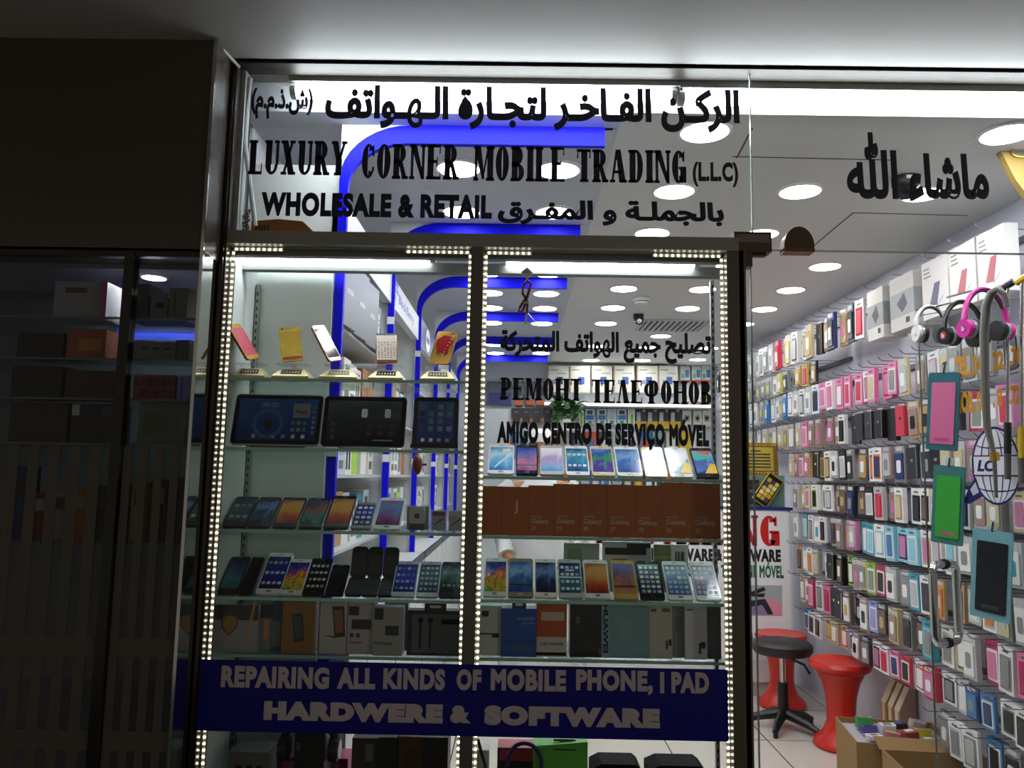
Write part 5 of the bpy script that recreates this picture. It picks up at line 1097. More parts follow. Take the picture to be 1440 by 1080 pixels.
# ================================================================ wall of phone cases
XF = 1.95
PM = {}
def pack_mesh(kind, c1, c2, c3, w_, h, d):
    k = (kind, c1, c2, c3, w_, h, d)
    if k in PM: return PM[k]
    ms = []
    b = MB(); b.box(-w_ / 2, w_ / 2, 0, d, -h, 0)
    if kind == 'plain': b = MB(); b.rrect(-w_ / 2, w_ / 2, -h, -.012, .006, 0, d, 3)
    ms.append(('card', b.mat(M(c1, .4)).mesh('card') if 0 else None)); b.m = [M(c1, .35)]; ms[-1] = ('card', b.mesh('card'))
    if kind == 'frame':
        b = MB(); b.m = [M(c2, .15)]; b.rrect(-w_ * .38, w_ * .38, -h * .92, -h * .2, .004, -.001, 0, 2); ms.append(('window', b.mesh('window')))
        b = MB(); b.m = [M(c3, .3)]; b.rrect(-w_ * .27, w_ * .27, -h * .86, -h * .26, .006, -.004, -.001, 3); ms.append(('phone_case', b.mesh('phone_case')))
        b = MB(); b.m = [M('50505a', .4)]; b.box(-w_ * .2, w_ * .2, -.0012, 0, -h * .13, -h * .09); ms.append(('print', b.mesh('print')))
    elif kind == 'clear':
        b = MB(); b.m = [M(c3, .25)]; b.rrect(-w_ * .38, w_ * .38, -h * .92, -h * .2, .007, -.006, 0, 3); ms.append(('phone_case', b.mesh('phone_case')))
        b = MB(); b.m = [M(c2, .25)]; b.rrect(-w_ * .2, w_ * .2, -h * .75, -h * .4, .01, -.0075, -.006, 3); ms.append(('print', b.mesh('print')))
        b = MB(); b.m = [M('c8c8c8', .2)]; b.box(-w_ * .3, w_ * .3, -.0015, 0, -h * .14, -.004); ms.append(('header', b.mesh('header')))
    else:
        b = MB(); b.m = [M(c2, .35)]; b.box(-w_ * .1, w_ * .1, -.001, 0, -h * .5, -h * .42); b.box(w_ * .4, w_ * .44, -.001, 0, -h * .95, -h * .1); ms.append(('print', b.mesh('print')))
        b = MB(); b.m = [M('b8b8b4', .2)]; b.box(-w_ * .3, w_ * .3, d * .4, d * .5, -.012, 0); ms.append(('header', b.mesh('header')))
    PM[k] = ms; return ms
HK = MB(); HK.tube([(XR - .01, 0, 0), (XF - .09, 0, 0), (XF - .105, 0, .005), (XF - .118, 0, .02)], .0022, 6); HKM = HK.mesh('hook'); HKM.materials.append(M('8a8a8c', .25, .9))
COLN = {'e8e6e4': 'white', 'e07aa8': 'pink', '141416': 'black', '2a2c34': 'charcoal', '8a8a88': 'grey', '6a5a48': 'brown', 'b89a6a': 'tan', 'c8b890': 'cream', '3a9ab0': 'teal', '8ac8d8': 'pale blue', 'c8304a': 'red', 'c878a0': 'rose', '8ab83a': 'lime', 'd8782a': 'orange', '8a96d0': 'lilac', '24386a': 'navy', 'b8bcbc': 'silver', 'b0285a': 'magenta', 'c8c83a': 'yellow', '9a8078': 'dusky brown', '3a7ab0': 'blue', 'c8a848': 'gold'}
KN = {'frame': 'boxed phone case', 'plain': 'flat wallet case', 'clear': 'clear-packed phone case'}
W, K, G, Pk = 'e8e6e4', '141416', '8a8a88', 'e07aa8'
def rowspec(z0, z1, ya, yb, pitch, pal, rname): return (z0, z1, ya, yb, pitch, pal, rname)
ROWS = [
    (2.51, 2.29, 4.3, 7.6, .125, [('frame', W, 'c8304a', 'c8304a'), ('clear', '2a2c34', W, K), ('clear', 'b89a6a', Pk, 'b89a6a'), ('clear', '24386a', W, K), ('clear', '6a5a48', W, 'b89a6a'), ('plain', K, G, K), ('clear', 'c8b890', W, 'b89a6a'), ('frame', W, G, 'b89a6a'), ('frame', W, K, 'b8bcbc'), ('clear', 'c8b890', W, 'c8b890'), ('frame', W, 'b89a6a', 'c8a848'), ('clear', 'c8304a', W, 'c8304a')] + [('clear', 'b8bcbc', G, 'e8e6e4'), ('clear', 'b8bcbc', W, G), ('frame', W, G, G)] * 4, 'topmost'),
    (2.262, 2.11, 5.0, 7.5, .125, [('clear', K, W, 'b89a6a'), ('frame', 'c8a848', 'c8304a', 'c8304a'), ('clear', 'b89a6a', W, 'c8a848'), ('clear', 'b8bcbc', K, G), ('clear', G, W, '2a2c34'), ('clear', 'c8c83a', W, 'c8b890'), ('clear', 'b8bcbc', G, W)] + [('clear', 'b8bcbc', 'c8c83a', G), ('clear', 'c8b890', W, G)] * 8, 'second'),
    (2.10, 1.915, 3.0, 7.4, .115, [('clear', G, 'b8bcbc', '2a2c34'), ('clear', '8a8a88', W, 'b8bcbc'), ('clear', 'b8bcbc', G, '6a5a48'), ('clear', '8a8a88', 'b8bcbc', '8a8a88'), ('clear', 'b8bcbc', '2a2c34', 'c8b890'), ('frame', W, 'c878a0', 'b8bcbc'), ('clear', G, W, '9a8078'), ('clear', 'c8b890', W, 'b8bcbc'), ('frame', 'e07aa8', W, G), ('frame', 'e07aa8', 'c8304a', 'c878a0'), ('frame', Pk, W, 'c8b890'), ('frame', W, 'c878a0', '9a8078'), ('frame', Pk, W, 'c8304a'), ('frame', Pk, W, 'c8304a'), ('frame', Pk, 'c878a0', W), ('frame', W, 'e07aa8', 'c878a0'), ('frame', Pk, W, 'c878a0'), ('frame', W, '3a7ab0', K), ('clear', 'b8bcbc', G, W), ('frame', W, K, 'b8bcbc')] + [('clear', 'b8bcbc', G, W), ('frame', W, G, W), ('clear', '3a7ab0', W, '3a7ab0'), ('clear', 'b8bcbc', 'c8c83a', G)] * 5, 'third'),
    (1.878, 1.70, 3.0, 7.3, .12, [('frame', 'c878a0', W, 'c8304a'), ('clear', G, W, 'b8bcbc'), ('frame', 'b0285a', W, G), ('clear', '2a2c34', G, 'b89a6a'), ('plain', K, G, K), ('clear', '6a5a48', K, 'b89a6a'), ('clear', 'b89a6a', K, '9a8078'), ('plain', 'c8304a', K, K), ('plain', K, '2a2c34', K), ('plain', K, G, K), ('plain', '2a2c34', G, K), ('plain', '2a2c34', K, K), ('plain', K, 'c878a0', K), ('frame', W, K, K), ('clear', 'b89a6a', W, '9a8078'), ('clear', '9a8078', W, 'c878a0'), ('clear', '9a8078', 'c878a0', '9a8078'), ('clear', '9a8078', W, '9a8078'), ('frame', 'e07aa8', W, Pk)] + [('clear', 'b8bcbc', W, 'c8b890'), ('clear', G, W, W), ('clear', 'c8b890', 'c8c83a', G)] * 6, 'fourth'),
    (1.67, 1.49, 3.0, 5.6, .112, [('clear', 'b89a6a', W, 'c878a0'), ('frame', '9a8078', W, 'c878a0'), ('clear', 'c878a0', 'b8bcbc', '9a8078'), ('clear', 'b8bcbc', W, 'c8b890'), ('clear', '9a8078', 'b8bcbc', 'c8b890'), ('plain', K, G, K), ('clear', W, G, '2a2c34'), ('plain', '2a2c34', G, K), ('clear', G, W, '24386a'), ('clear', '9a8078', G, 'b8bcbc'), ('frame', W, 'd8782a', '24386a'), ('frame', W, '3a7ab0', 'd8782a'), ('clear', '6a5a48', W, 'b89a6a'), ('clear', G, W, '2a2c34'), ('frame', K, W, 'b8bcbc'), ('clear', 'b8bcbc', K, W), ('frame', W, '6a5a48', 'b89a6a'), ('frame', K, 'b89a6a', '6a5a48'), ('plain', K, W, K)], 'fifth'),
    (1.462, 1.29, 3.0, 5.55, .112, [('frame', 'c8b890', W, 'c878a0'), ('clear', G, W, 'c8b890'), ('clear', 'b8bcbc', W, '9a8078'), ('frame', 'b8bcbc', '2a2c34', '24386a'), ('clear', W, G, W), ('clear', 'c8b890', W, 'b8bcbc'), ('frame', W, K, '6a5a48'), ('frame', W, K, '2a2c34'), ('frame', W, 'b89a6a', 'c8b890'), ('clear', '9a8078', 'c878a0', '9a8078'), ('frame', 'b8bcbc', 'c8304a', 'c8304a'), ('frame', K, W, 'b8bcbc'), ('clear', '2a2c34', 'b89a6a', '6a5a48'), ('clear', '2a2c34', G, '24386a'), ('clear', '6a5a48', 'b89a6a', '6a5a48'), ('clear', '6a5a48', K, 'b89a6a'), ('frame', W, G, 'b8bcbc'), ('frame', W, '8ab83a', K), ('frame', W, '8ab83a', K)], 'sixth'),
    (1.268, 1.09, 3.0, 5.55, .112, [('clear', 'b8bcbc', '3a9ab0', W), ('frame', W, G, G), ('frame', '3a9ab0', W, 'b8bcbc'), ('clear', 'b8bcbc', G, W), ('frame', W, 'b8bcbc', '8ac8d8'), ('frame', W, 'c878a0', 'b8bcbc'), ('frame', W, 'c8b890', 'c878a0'), ('frame', '8ac8d8', W, '8ac8d8'), ('frame', '8ac8d8', '24386a', 'c878a0'), ('frame', '8ac8d8', W, '3a7ab0'), ('frame', W, '8ac8d8', W), ('frame', '3a9ab0', W, '8ac8d8'), ('frame', '3a9ab0', W, W), ('clear', 'c878a0', W, 'b8bcbc'), ('clear', '9a8078', 'c8a848', 'c878a0'), ('clear', G, W, '9a8078'), ('clear', 'b8bcbc', K, '2a2c34'), ('frame', W, K, K)], 'seventh'),
    (1.06, .885, 3.0, 5.5, .112, [('clear', 'b8bcbc', G, W), ('clear', G, 'b8bcbc', 'c8b890'), ('frame', W, 'b8bcbc', 'd8782a'), ('frame', 'b8bcbc', W, W), ('frame', 'b89a6a', K, '6a5a48'), ('clear', 'b89a6a', W, 'd8782a'), ('frame', W, K, '2a2c34'), ('frame', '3a9ab0', W, 'b8bcbc'), ('clear', G, W, G), ('clear', 'b8bcbc', K, W), ('frame', 'b0285a', W, K), ('frame', '8ab83a', W, G), ('clear', 'c8b890', W, G), ('clear', 'b8bcbc', 'c878a0', '9a8078'), ('frame', '8ab83a', K, W), ('clear', K, W, '6a5a48'), ('plain', K, G, K)], 'eighth'),
    (.86, .68, 3.0, 5.5, .112, [('frame', Pk, 'c8304a', 'b0285a'), ('frame', W, G, G), ('frame', 'b0285a', W, Pk), ('clear', 'b8bcbc', G, W), ('frame', 'c8b890', '6a5a48', W), ('frame', W, 'c8b890', G), ('frame', '3a9ab0', '8ac8d8', G), ('clear', '2a2c34', W, '6a5a48'), ('clear', G, K, '2a2c34'), ('clear', 'c8b890', W, '9a8078'), ('clear', '2a2c34', 'b89a6a', '6a5a48'), ('frame', '8a96d0', W, '8a96d0'), ('clear', '9a8078', K, W), ('clear', K, 'b8bcbc', '2a2c34'), ('clear', '6a5a48', 'c8a848', W), ('plain', K, W, '2a2c34'), ('plain', K, W, K)], 'ninth'),
    (.65, .505, 3.0, 5.4, .112, [('frame', W, K, '2a2c34'), ('frame', W, G, K), ('frame', '3a7ab0', W, '24386a'), ('clear', '24386a', G, '3a7ab0'), ('frame', 'b8bcbc', W, W), ('frame', W, '24386a', G), ('clear', 'c8304a', W, 'c878a0'), ('frame', W, 'c8304a', W), ('frame', 'c8304a', W, K), ('frame', Pk, W, '24386a'), ('frame', W, 'c878a0', 'c8304a'), ('frame', W, K, 'c878a0'), ('clear', '2a2c34', W, G), ('clear', '9a8078', K, W), ('frame', '8a96d0', W, K), ('frame', 'c8b890', 'c8304a', W), ('frame', 'c8b890', 'b89a6a', W), ('frame', 'c8b890', 'c8304a', 'c8a848')], 'tenth'),
    (.47, .31, 3.0, 3.75, .12, [('frame', W, '3a9ab0', G), ('clear', G, W, '2a2c34'), ('frame', '3a7ab0', W, K), ('frame', W, G, 'b8bcbc'), ('frame', W, 'b8bcbc', G), ('clear', G, W, G)], 'lowest')]
rn = random.Random(3)
for z0, z1, ya, yb, pit, pal, rname in ROWS:
    n = int((yb - ya) / pit)
    ra = 3.0 if rname == 'topmost' else ya
    t = thing('peg_rail', f'{rname} metal peg rail on the wall of phone cases', 'rail', (0, 0, z0 + .012), group='peg rails')
    MB().box(XR - .02, XR, ra - .06, yb, -.012, .012).build('bar', M('6a6c70', .3, .8), t)
    for i in range(n):
        y = ya + (i + .5) * pit + rn.uniform(-.006, .006)
        o = link('hook', HKM, t); o.location = (0, y, .0)
        kind, c1, c2, c3 = pal[i % len(pal)]
        h = z0 - z1; w_ = round(pit * rn.choice((.8, .86, .92)), 3); d = rn.choice((.014, .022, .03))
        q = thing('phone_case_pack', f'{COLN[c1]} {KN[kind]} on the {rname} peg rail, {ORD[i]} from the shopfront', 'phone case', (XF - .05 + rn.choice((0, 0, .015, .03)), y, z0 + .0085), (0, R(rn.uniform(-3, 3)), R(-90 + rn.uniform(-3, 3))), f'phone cases on the {rname} peg rail')
        for nm, me in pack_mesh(kind, c1, c2, c3, w_, round(h * rn.choice((.9, .96, 1)), 3), d): link(nm, me, q)
# large device boxes at the near end of the top rail
for i, (ya, yb, c1, c2, lab) in enumerate(((4.02, 4.2, 'd8d4cc', '9a9c9c', 'white and grey tablet cover box with a black stand picture'), (3.70, 3.94, 'cfcbc2', 'a2a6a6', 'white and grey tablet cover box with a dark folding picture'),
                                      (3.40, 3.62, 'e2deda', None, 'white tablet cover box with a violet patterned picture'), (3.19, 3.385, 'e6e2de', None, 'white tablet cover box with a rose-red picture, second from the doorway'), (2.99, 3.175, 'e6e2de', None, 'white tablet cover box with a rose-red picture at the doorway end'))):
    h = .27; w_ = yb - ya
    for dup_i in range(2 if i < 2 else 1):
        q = thing('tablet_cover_box', lab + (' behind its twin' if dup_i else ' on the topmost rail' if i < 3 else ''), 'box', (XF - .06 + dup_i * .062, (ya + yb) / 2 - .012 * dup_i, 2.518), (0, 0, R(-90)))
        b = MB(); b.mat(M(c1, .4)); b.box(-w_ / 2, w_ / 2, 0, .055, -h, 0)
        if c2: b.mat(M(c2, .4)); b.box(-w_ / 2 - .0005, w_ / 2 + .0005, -.0006, .0555, -h * .75, -h * .3)
        b.build('carton', None, q)
        b = MB()
        if i < 2: b.mat(M('1c2238' if i else '15151a', .3)); b.prism([(-w_ * .2, -h * .5), (w_ * .1, -h * .34), (w_ * .22, -h * .56), (0, -h * .68)], -.0014, -.0006); b.mat(M('3a3c40')); b.box(w_ * .15, w_ * .3, -.001, 0, -h * .9, -h * .8)
        else:
            cc = '3a3060' if i == 2 else 'b0505a'
            b.mat(M(cc, .3)); b.prism([(-w_ * .22, -h * .78), (w_ * .0, -h * .42), (w_ * .2, -h * .42), (w_ * .06, -h * .8)], -.0014, 0); b.mat(M('c8c8cc', .3)); b.prism([(w_ * .06, -h * .8), (w_ * .3, -h * .68), (w_ * .3, -h * .7), (w_ * .06, -h * .83)], -.0012, 0)
            b.mat(M('8a8a8a', .4)); 
            for k in range(3): b.box(-w_ * .42, -w_ * (.2 - .03 * k), -.001, 0, -h * (.14 + .07 * k), -h * (.115 + .07 * k))
        b.build('print', None, q)
    o = link('hook', HKM, [t for t in bpy.data.objects if t.name == 'peg_rail'][0]); o.location = (0, (ya + yb) / 2, 0)

p = P(1420, 205, 2.75)
t = thing('hanging_pennant', 'tan folded card pennant hanging from the ceiling in the corner over the doorway', 'pennant', p)
MB().extr([P(1407, 211, 2.75) - p, P(1446, 222, 2.75) - p, P(1452, 285, 2.75) - p, P(1428, 252, 2.75) - p], (0, .03, 0)).build('card', M('b0904e', .6), t)
MB().tube([P(1425, 216, 2.76) - p, (P(1425, 216, 2.76) - p) + Vector((0, 0, CZR - P(1425, 216, 2.76).z))], .0015, 5).build('thread', M('8a8478'), t)
MB().tube([(P(1434, 214, 2.745) - p) + Vector((.03 * math.cos(a * .42), 0, .018 * math.sin(a * .42))) for a in range(16)], .003, 6).build('ring', M('c8a030', .3, .7), t)
# ================================================================ open glass door leaf and what hangs on it
LX, LYY, LA = 1.56, 3.03, R(-58.9)
LM = Matrix.Translation((LX, LYY, 0)) @ Matrix.Rotation(LA, 4, 'Z'); LI = LM.inverted()
def PL(px, py, off=0.):
    """photo pixel to the door leaf's own (u, z), on the plane off metres in front of it"""
    d = ROT @ Vector(((px - 720) / F, (540 - py) / F, -1)); o = LI @ CAM; dd = LI.to_3x3() @ d
    t = (-off - o.y) / dd.y; p = o + dd * t; return p.x, p.z
leaf = struct(link('door_1', None)); leaf.matrix_world = LM
ztp_ = PL(1298, 443)[1]
MB().box(0, .85, -.005, .005, .012, ztp_).build('pane', GLASS, leaf)
MB().box(-.0012, 0, -.0055, .0055, .012, ztp_).box(0, .85, -.0055, .0055, ztp_ - .001, ztp_ + .001).build('edge', M('7f8a85', .2), leaf)
hnd = MB(); u0, u1 = PL(1316, 850)[0], PL(1366, 850)[0]; z0_, z1_ = PL(1340, 910)[1], PL(1340, 790)[1]
for s, nm in ((-1, 'outer_handle'), (1, 'inner_handle')):
    y = s * .075; r = .015; cz = (z0_ + z1_) / 2; uc = .06
    MB().tube([(uc, s * .005, z1_ - .012), (uc, s * .045, z1_ - .012), (uc, s * .062, z1_ - .016), (uc, s * .072, z1_ - .028), (uc, y, z1_ - .045), (uc, y, z0_ + .045), (uc, s * .072, z0_ + .028), (uc, s * .062, z0_ + .016), (uc, s * .045, z0_ + .012), (uc, s * .005, z0_ + .012)], r, 12).build(nm, CHROME, leaf, True)
    for z in (z0_ + .012, z1_ - .012): MB().tube([(uc, s * .0052, z), (uc, s * .010, z)], .019, 14).build('rosette', M('2a2a2a', .3), leaf)
def leaf_text(name, label, pieces, mat):
    b = MB(); b.mat(mat)
    for s, x0, x1, y0, y1, bold in pieces:
        ua, za_ = PL(x0, (y0 + y1) / 2); ub, zb2 = PL(x1, (y0 + y1) / 2); zt_ = PL(x0, y0)[1]; zb3 = PL(x0, y1)[1]
        r = fit(text_raw(s, bold), ua, ub, zb3, zt_, -.0065, .001); b.add(r.v, r.f)
    o = b.build(name, None); o.matrix_world = LM; tag(o, label, 'lettering'); return o
OR = M('d89a28', .4)
leaf_text('vinyl_lettering', 'orange telephone line on the open glass door above the other', [('TEL. 04', 1344, 1382, 502, 531, .06), ('22', 1397, 1413, 494, 521, .06), ('.76', 1420, 1438, 488, 516, .06)], OR)
leaf_text('vinyl_lettering', 'orange mobile number line on the open glass door above the globe emblem', [('MOB. 05', 1344, 1388, 552, 582, .06), ('. 8', 1397, 1411, 546, 574, .06), ('.72', 1420, 1436, 542, 570, .06)], OR)
def place(name, label, cat, px, py, off):
    u, z = PL(px, py, off); t = thing(name, label, cat); t.matrix_world = LM @ Matrix.Translation((u, -off, z)); return t
# globe emblem
ua, zc_ = PL(1368, 655); ub, _ = PL(1437, 655); ru = (ub - ua) / 2; rz = PL(1402, 600)[1] - PL(1402, 655)[1]
t = thing('globe_emblem', 'white globe emblem with dark blue grid lines and letters on the open glass door', 'emblem'); t.matrix_world = LM @ Matrix.Translation(((ua + ub) / 2, -.0055, zc_))
el = lambda a, b, n=32: [(a * math.cos(2 * math.pi * k / n), b * math.sin(2 * math.pi * k / n)) for k in range(n)]
NB = M('20246a', .4)
MB().prism(el(ru, rz), -.001, 0).build('globe', M('e6e8ec', .45), t)
b = MB()
for q in arc(0, 0, ru, rz, .006, .008, 0, 360, 32): b.prism(q, -.0016, -.001)
for f in (.3, .62):
    for q in arc(0, 0, ru * f, rz * .98, .004, .001, 0, 360, 28): b.prism(q, -.0016, -.001)
for v in (.55, -.55):
    for q in arc(0, v * rz - .0, ru * .8, rz * .12, .004, .005, 180, 360, 14): b.prism(q, -.0016, -.001)
b.build('grid_lines', NB, t)
b = MB(); b.mat(NB); b.box(-ru * .95, ru * .95, -.0022, -.0016, -rz * .27, rz * .27); b.mat(M('e6e8ec', .45)); b.box(-ru * .9, ru * .9, -.0027, -.0022, -rz * .235, rz * .235); b.build('name_band', None, t)
r = fit(text_raw('LC', .05), -ru * .72, -ru * .05, -rz * .15, rz * .15, -.0034, .0006); b = MB(); b.add([(v[0] + v[2] * .2, v[1], v[2]) for v in r.v], r.f); b.build('band_letters', NB, t)
b = MB(); b.prism([(-ru * .85, -rz * .3), (-ru * 1.15, -rz * .55), (-ru * 1.45, -rz * .95), (-ru * 1.2, -rz * 1.0), (-ru * .62, -rz * .8)], -.0012, 0); b.build('swoosh', NB, t)
b = MB(); b.prism([(-ru * .88, -rz * .42), (-ru * 1.12, -rz * .62), (-ru * 1.0, -rz * .78), (-ru * .75, -rz * .68)], -.0018, -.0012); b.build('swoosh_highlight', M('c8ccd2', .45), t)
# pouches hanging on the door
def pouch(label, x0, x1, y0, y1, sleeve, inner, mark, off=.018):
    u0, zt_ = PL(x0, y0, off); u1, _ = PL(x1, y0, off); zb3 = PL(x0, y1, off)[1]
    t = thing('phone_pouch', label, 'pouch'); t.matrix_world = LM @ Matrix.Translation(((u0 + u1) / 2, -off, zt_)) @ Matrix.Rotation(R(5), 4, 'Y')
    w_ = u1 - u0; h = zt_ - zb3
    MB().rrect(-w_ / 2, w_ / 2, -h, 0, .008, 0, .008, 3).build('sleeve', M(sleeve, .25), t)
    MB().rrect(-w_ * .36, w_ * .4, -h * .92, -h * .13, .006, -.004, 0, 3).build('cover', M(inner, .3), t)
    MB().box(-w_ * .2, w_ * .25, -.0046, -.004, -h * .88, -h * .84).build('print', M(mark, .4), t)
    MB().tube([(0, .004, -.006), (0, -.004, .0), (.0, .002, .03)], .0025, 6).build('loop', BLACK, t)
    MB().rrect(-.014, .014, .0, .03, .008, .003, .0075, 3).build('hook_clip', M('b8c8c0', .15), t)
pouch('pink pouch cover in a teal sleeve, uppermost of those hanging on the glass door', 1306, 1350, 526, 634, '2f6a74', 'd06a96', 'b05078')
pouch('green pouch cover in a teal sleeve hanging below the pink one', 1313, 1357, 655, 764, '3f7a76', '3aa83c', 'c05a7a')
pouch('black pouch cover in a pale blue sleeve, lowest on the glass door', 1368, 1424, 744, 868, '7ab0bc', '1a1c20', '3a3e44')
# headphones on the door
def phones(label, px, py, col, ring, yaw, w_=.075, h=.095, off=.11):
    t = place('headphones', label, 'headphones', px, py, off); t.matrix_world = t.matrix_world @ Matrix.Rotation(R(yaw), 4, 'Z')
    pts = [(-w_ * math.cos(math.pi * k / 20), 0, h * math.sin(math.pi * k / 20) - .0) for k in range(21)]
    b = MB(); b.tube(pts, [.0085 - .003 * math.sin(math.pi * k / 20) for k in range(21)], 10); b.v = [(x, y * 1.5, z) for x, y, z in b.v]; b.build('headband', M(col, .25), t, True)
    MB().tube([(p[0] * .94, p[1], p[2] * .94) for p in pts[3:18]], .006, 8).build('band_pad', M('3a3a3e', .6), t, True)
    for s in (-1, 1):
        x = s * w_ * 1.0; c = MB().tube([(x * 1.08, 0, -.03), (x * .86, 0, -.03)], .031, 20).build('ear_cup', M(col, .2), t, True)
        MB().tube([(x * .86, 0, -.03), (x * .7, 0, -.03)], .033, 20).build('ring', M('a8acb0', .2, .6), c, True); MB().tube([(x * .7, 0, -.03), (x * .45, 0, -.03)], .035, 18).build('ear_pad', BLK2, c, True)
        MB().tube([(x * 1.08, 0, -.03), (x * 1.09, 0, -.03)], .014, 16).build('cap_disc', M(ring, .3), c)
        b = MB(); r = fit(text_raw('b', .04), -.006, .006, -.009, .009, 0, .001); b.add([(x * 1.09 + s * (.0006 + v[1]), -s * v[0] * -1 if s < 0 else v[0], v[2] - .03) for v in r.v], r.f); b.build('cap_letter', M('e8e8ea', .4), c)
    MB().tube([(0, .0, h + .002), (0, off * .6, h + .005), (0, off * .98, h + .005)], .0035, 8).build('hanging_peg', CHROME, t)
phones('white headphones hanging by the free edge of the glass door', 1309, 458, 'd8d8d4', 'c8c8c8', 60, .055, .075, .10)
phones('black headphones with a round cup emblem hanging on the glass door', 1355, 462, '1c1c1e', 'b03038', 72, .08, .1, .125)
phones('bright pink headphones hanging highest on the glass door', 1386, 452, 'd83aa0', 'c02a8a', 72, .085, .115, .17)
# grey loop and selfie sticks
def px3(px, py, off): u, z = PL(px, py, off); return LM @ Vector((u, -off, z))
t = thing('cable_loop', 'long grey padded loop hanging in front of the telephone numbers', 'cable'); O = .33
MB().tube([px3(1404, 410, O), px3(1404, 410, .1), px3(1404, 408, .0055)], .004, 6).build('hanging_peg', CHROME, t)
MB().tube([px3(x, y, O) for x, y in ((1401, 700), (1398, 640), (1388, 600), (1385, 540), (1384, 470), (1387, 430), (1394, 412), (1404, 406), (1412, 414), (1416, 432))], [.005, .007, .011, .013, .014, .014, .013, .012, .01, .008], 12).build('strap', M('77756f', .3), t, True)
MB().tube([px3(1399, 648, O + .02), px3(1398, 636, O + .02)], .014, 10).build('clip', M('b8902a', .3, .4), t)
for x, y0, y1, hc, lab in ((1417, 402, 600, '1a1a1c', 'black-headed chrome selfie stick hanging on the glass door'), (1437, 394, 606, 'd8b020', 'yellow-headed chrome selfie stick at the hinge end of the glass door')):
    t = thing('selfie_stick', lab, 'selfie stick'); O = .035
    MB().tube([px3(x, y0, O), px3(x, y1, O)], .006, 10).build('rod', CHROME, t, True)
    MB().tube([px3(x, y1 - 6, O), px3(x, y1 + 38, O)], .012, 12).build('grip', BLK2 if hc != 'd8b020' else M('c8a420', .4), t, True)
    MB().tube([px3(x, y1 + 38, O), px3(x, y1 + 74, O)], .011, 12).build('lower_grip', M('5a5856', .4), t, True)
    b = MB(); b.tube([px3(x - 8, y0 + 4, O), px3(x + 8, y0 - 6, O)], .013, 8); b.build('phone_clamp', M(hc, .35), t)
    MB().tube([px3(x, y0 + 10, O), px3(x, y0 + 10, .004)], .004, 6).build('hook', CHROME, t)
# ================================================================ dark corner display beside the shopfront
gy = 2.15
zt_ = P(150, 354, gy).z
mx = P(165, 600, gy).x
cs = Vector((PX - .026, gy + .10))          # the angled pane runs from the mullion back to the mirror return
wallbox('wall_display_back', M('5c5c64', .7), -3.2, PX - .02, 2.62, 2.7, 0, zt_ + .05)
wallbox('ceiling_display', M('8a8890', .6), -3.2, PX - .02, gy + .15, 2.62, zt_ - .01, zt_ + .04)
wallbox('trim_display_head', M('141210', .3), -3.2, PX - .009, gy, gy + .025, zt_ - .012, zt_ + .012)
wallbox('trim_display_mullion', M('2a2622', .2, .4), mx - .014, mx + .014, gy - .004, gy + .03, 0, zt_)
wallbox('window_6', TINT, -3.2, mx - .014, gy + .008, gy + .014, 0, zt_); wallbox('window_7', TINT, mx + .014, PX - .010, gy + .008, gy + .014, 0, zt_)
FROST = M('4a463f', .6)
fz = P(150, 628, gy).z
b = MB(); nb = 0
def stripes(x0, x1, n, label):
    t = thing('frosted_film', label, 'window film', (x0, gy + .0062, 0)); L = x1 - x0; p = L / n
    for i in range(n): MB().box(i * p, i * p + p * .52, 0, .0015, .0, fz).build('stripe', FROST, t)
    b = MB()
    for z in (fz - .56, fz - .80, fz - 1.0):
        for i in range(n): b.box(i * p + p * .52, (i + 1) * p, 0, .0015, z, z + .05)
    b.build('cross_band', FROST, t)
stripes(-1.52, mx - .016, 7, 'frosted striped film on the wide pane of the dark corner display')
stripes(mx + .02, PX - .014, 4, 'frosted striped film on the narrow pane beside the mirror strip')
zsd = []
for i, (py, lab) in enumerate(((450, 'topmost'), (507, 'second'), (562, 'third'), (624, 'fourth'), (760, 'lowest'))):
    z = P(150, py, gy + .1).z; zsd.append(z)
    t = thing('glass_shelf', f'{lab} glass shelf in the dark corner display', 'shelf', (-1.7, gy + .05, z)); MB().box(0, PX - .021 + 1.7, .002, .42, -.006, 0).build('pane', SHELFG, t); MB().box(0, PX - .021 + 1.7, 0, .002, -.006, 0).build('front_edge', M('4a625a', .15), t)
def db(label, x0, x1, pyt, i, col, prints=(), name='display_box', d=.1, Y=gy + .1, yaw=0, tex=()): return carton(label, x0, x1, pyt, zsd[i] + .0005, Y, d, col, None, prints, tex, yaw, name)
db('pale rounded radio box with a pink end on the topmost dark display shelf', 72, 148, 396, 0, '8a8a92', [(.2, .7, .62, .84, '3a3a40'), (.88, 0, 1, 1, 'b04aa8')])
db('dark speaker box at the mullion on the topmost dark display shelf', 180, 206, 399, 0, '34343a', [(.2, .1, .8, .5, '1c1c20')])
db('grey pictured box beside the speaker box in the dark display', 208, 233, 415, 0, '6a6a70', [(.3, .5, .8, .7, '2a2a30')]); db('tall grey box with a pen picture in the dark display', 235, 261, 405, 0, '74746e', [(.3, .2, .36, .9, '2a2a2a')])
db('amber fronted box with a painted dull glow on the second dark display shelf', 90, 146, 463, 1, '8a4a1a', [(.3, .3, .9, .7, 'b0682a')]); db('black box beside the amber fronted box in the dark display', 20, 86, 468, 1, '141210')  # orange light on the amber box is only in its colours
db('grey radio box with three dark openings in the dark display', 175, 244, 481, 1, '6a6e76', [(.28, .6, .42, .72, '1a1a1e'), (.52, .6, .66, .72, '1a1a1e'), (.76, .6, .9, .72, '1a1a1e')]); db('plain grey box beside the grey radio box in the dark display', 245, 263, 478, 1, '565a62')
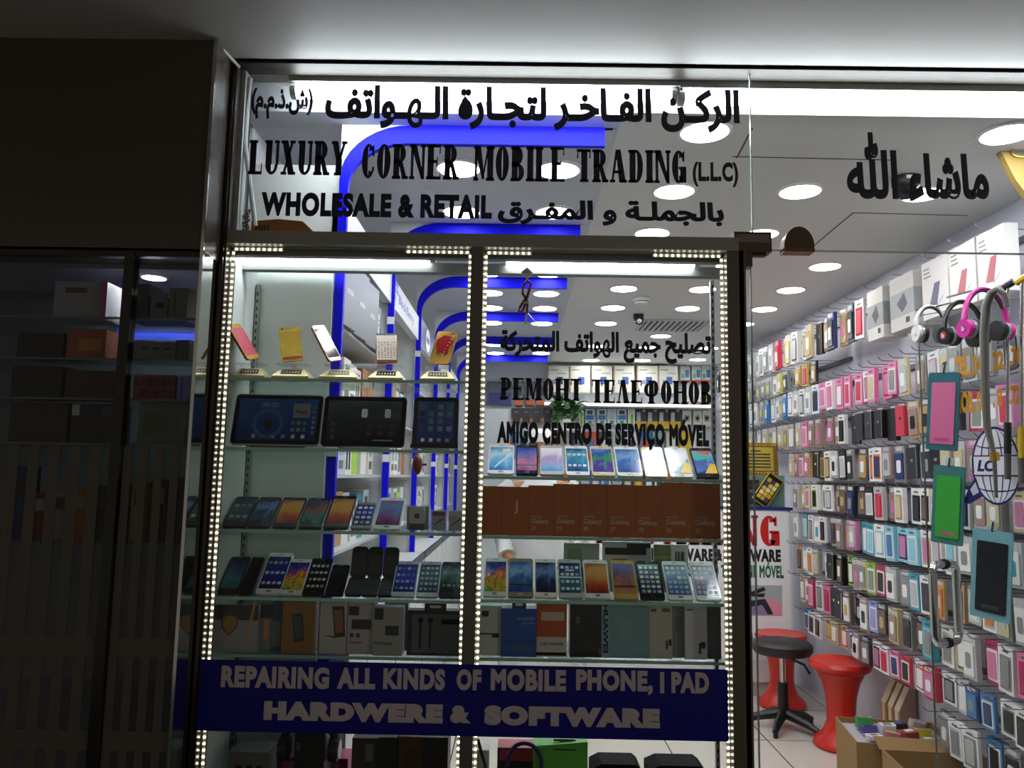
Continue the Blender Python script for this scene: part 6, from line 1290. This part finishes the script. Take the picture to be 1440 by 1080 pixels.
db('dark red box on the third dark display shelf', 88, 155, 521, 2, '3a1614'); db('black box beside the dark red box on the third dark display shelf', 12, 84, 515, 2, '161413')
db('rose checked box with round fruit pictures in the dark display', 183, 243, 527, 2, '8a4a5a', [(.03 + .16 * i, .08 + .45 * j, .17 + .16 * i, .46 + .45 * j, '4a1a26' if (i + j) % 2 else '6a2434') for i in range(6) for j in range(2)])
db('pale violet box at the mirror end of the dark display', 246, 262, 529, 2, '8a8ac0', [(.3, .05, .5, .95, '3a50e0')])
db('deep maroon carton on the fourth dark display shelf', 10, 92, 566, 3, '2a1412'); db('black carton with a small white tag in the dark display', 97, 157, 568, 3, '161618', [(.0, .7, .18, .98, 'a8a8b0'), (.72, .7, .98, .95, '3a3a40')])
db('grey-green moulded case on the fourth dark display shelf', 192, 258, 567, 3, '6a7060', [(.1, .2, .9, .75, '5a6052')])
for i in range(9):
    c, nm = [('2a3a6a', 'dark blue'), ('6a1a18', 'dark red'), ('8a8a80', 'pale grey'), ('b0602a', 'orange'), ('24262a', 'black'), ('a8a8b0', 'silver'), ('8a8a3a', 'olive'), ('5a2a3a', 'plum'), ('3a4a3a', 'dark green')][i]
    db(f'{nm} box behind the striped film on the lowest dark display shelf', 14 + i * 28, 36 + i * 28, 655 + (i * 37) % 40, 4, c, [(.2, .6, .8, .85, '9a9a96' if i % 2 else '3a3a3c')], d=.06)
t = thing('ceiling_downlight', 'round downlight over the boxes of the dark corner display', 'lamp', (P(217, 385, gy + .237).x, gy + .237, zt_ - .0102))
MB().lathe([(.035, 0), (.042, 0), (.042, -.004), (.035, -.006)], 24, cap=False).build('trim_ring', WHITE, t); MB().lathe([(.001, -.005), (.035, -.005), (.035, -.001), (.001, -.001)], 24).build('diffuser', EM('fbfdff', 55.0), t)
t = thing('display_light_bar', 'thin blue light bar behind the grey radio box in the dark display', 'light', (P(218, 475, gy + .4).x, gy + .42, zsd[0] - .02)); MB().box(-.14, .12, 0, .02, -.012, .008).build('bar', EM('3050ff', .8), t); MB().box(-.15, .13, .02, .03, -.012, .0138).build('bracket', BLACK, t)
bpy.data.scenes.remove(TS)
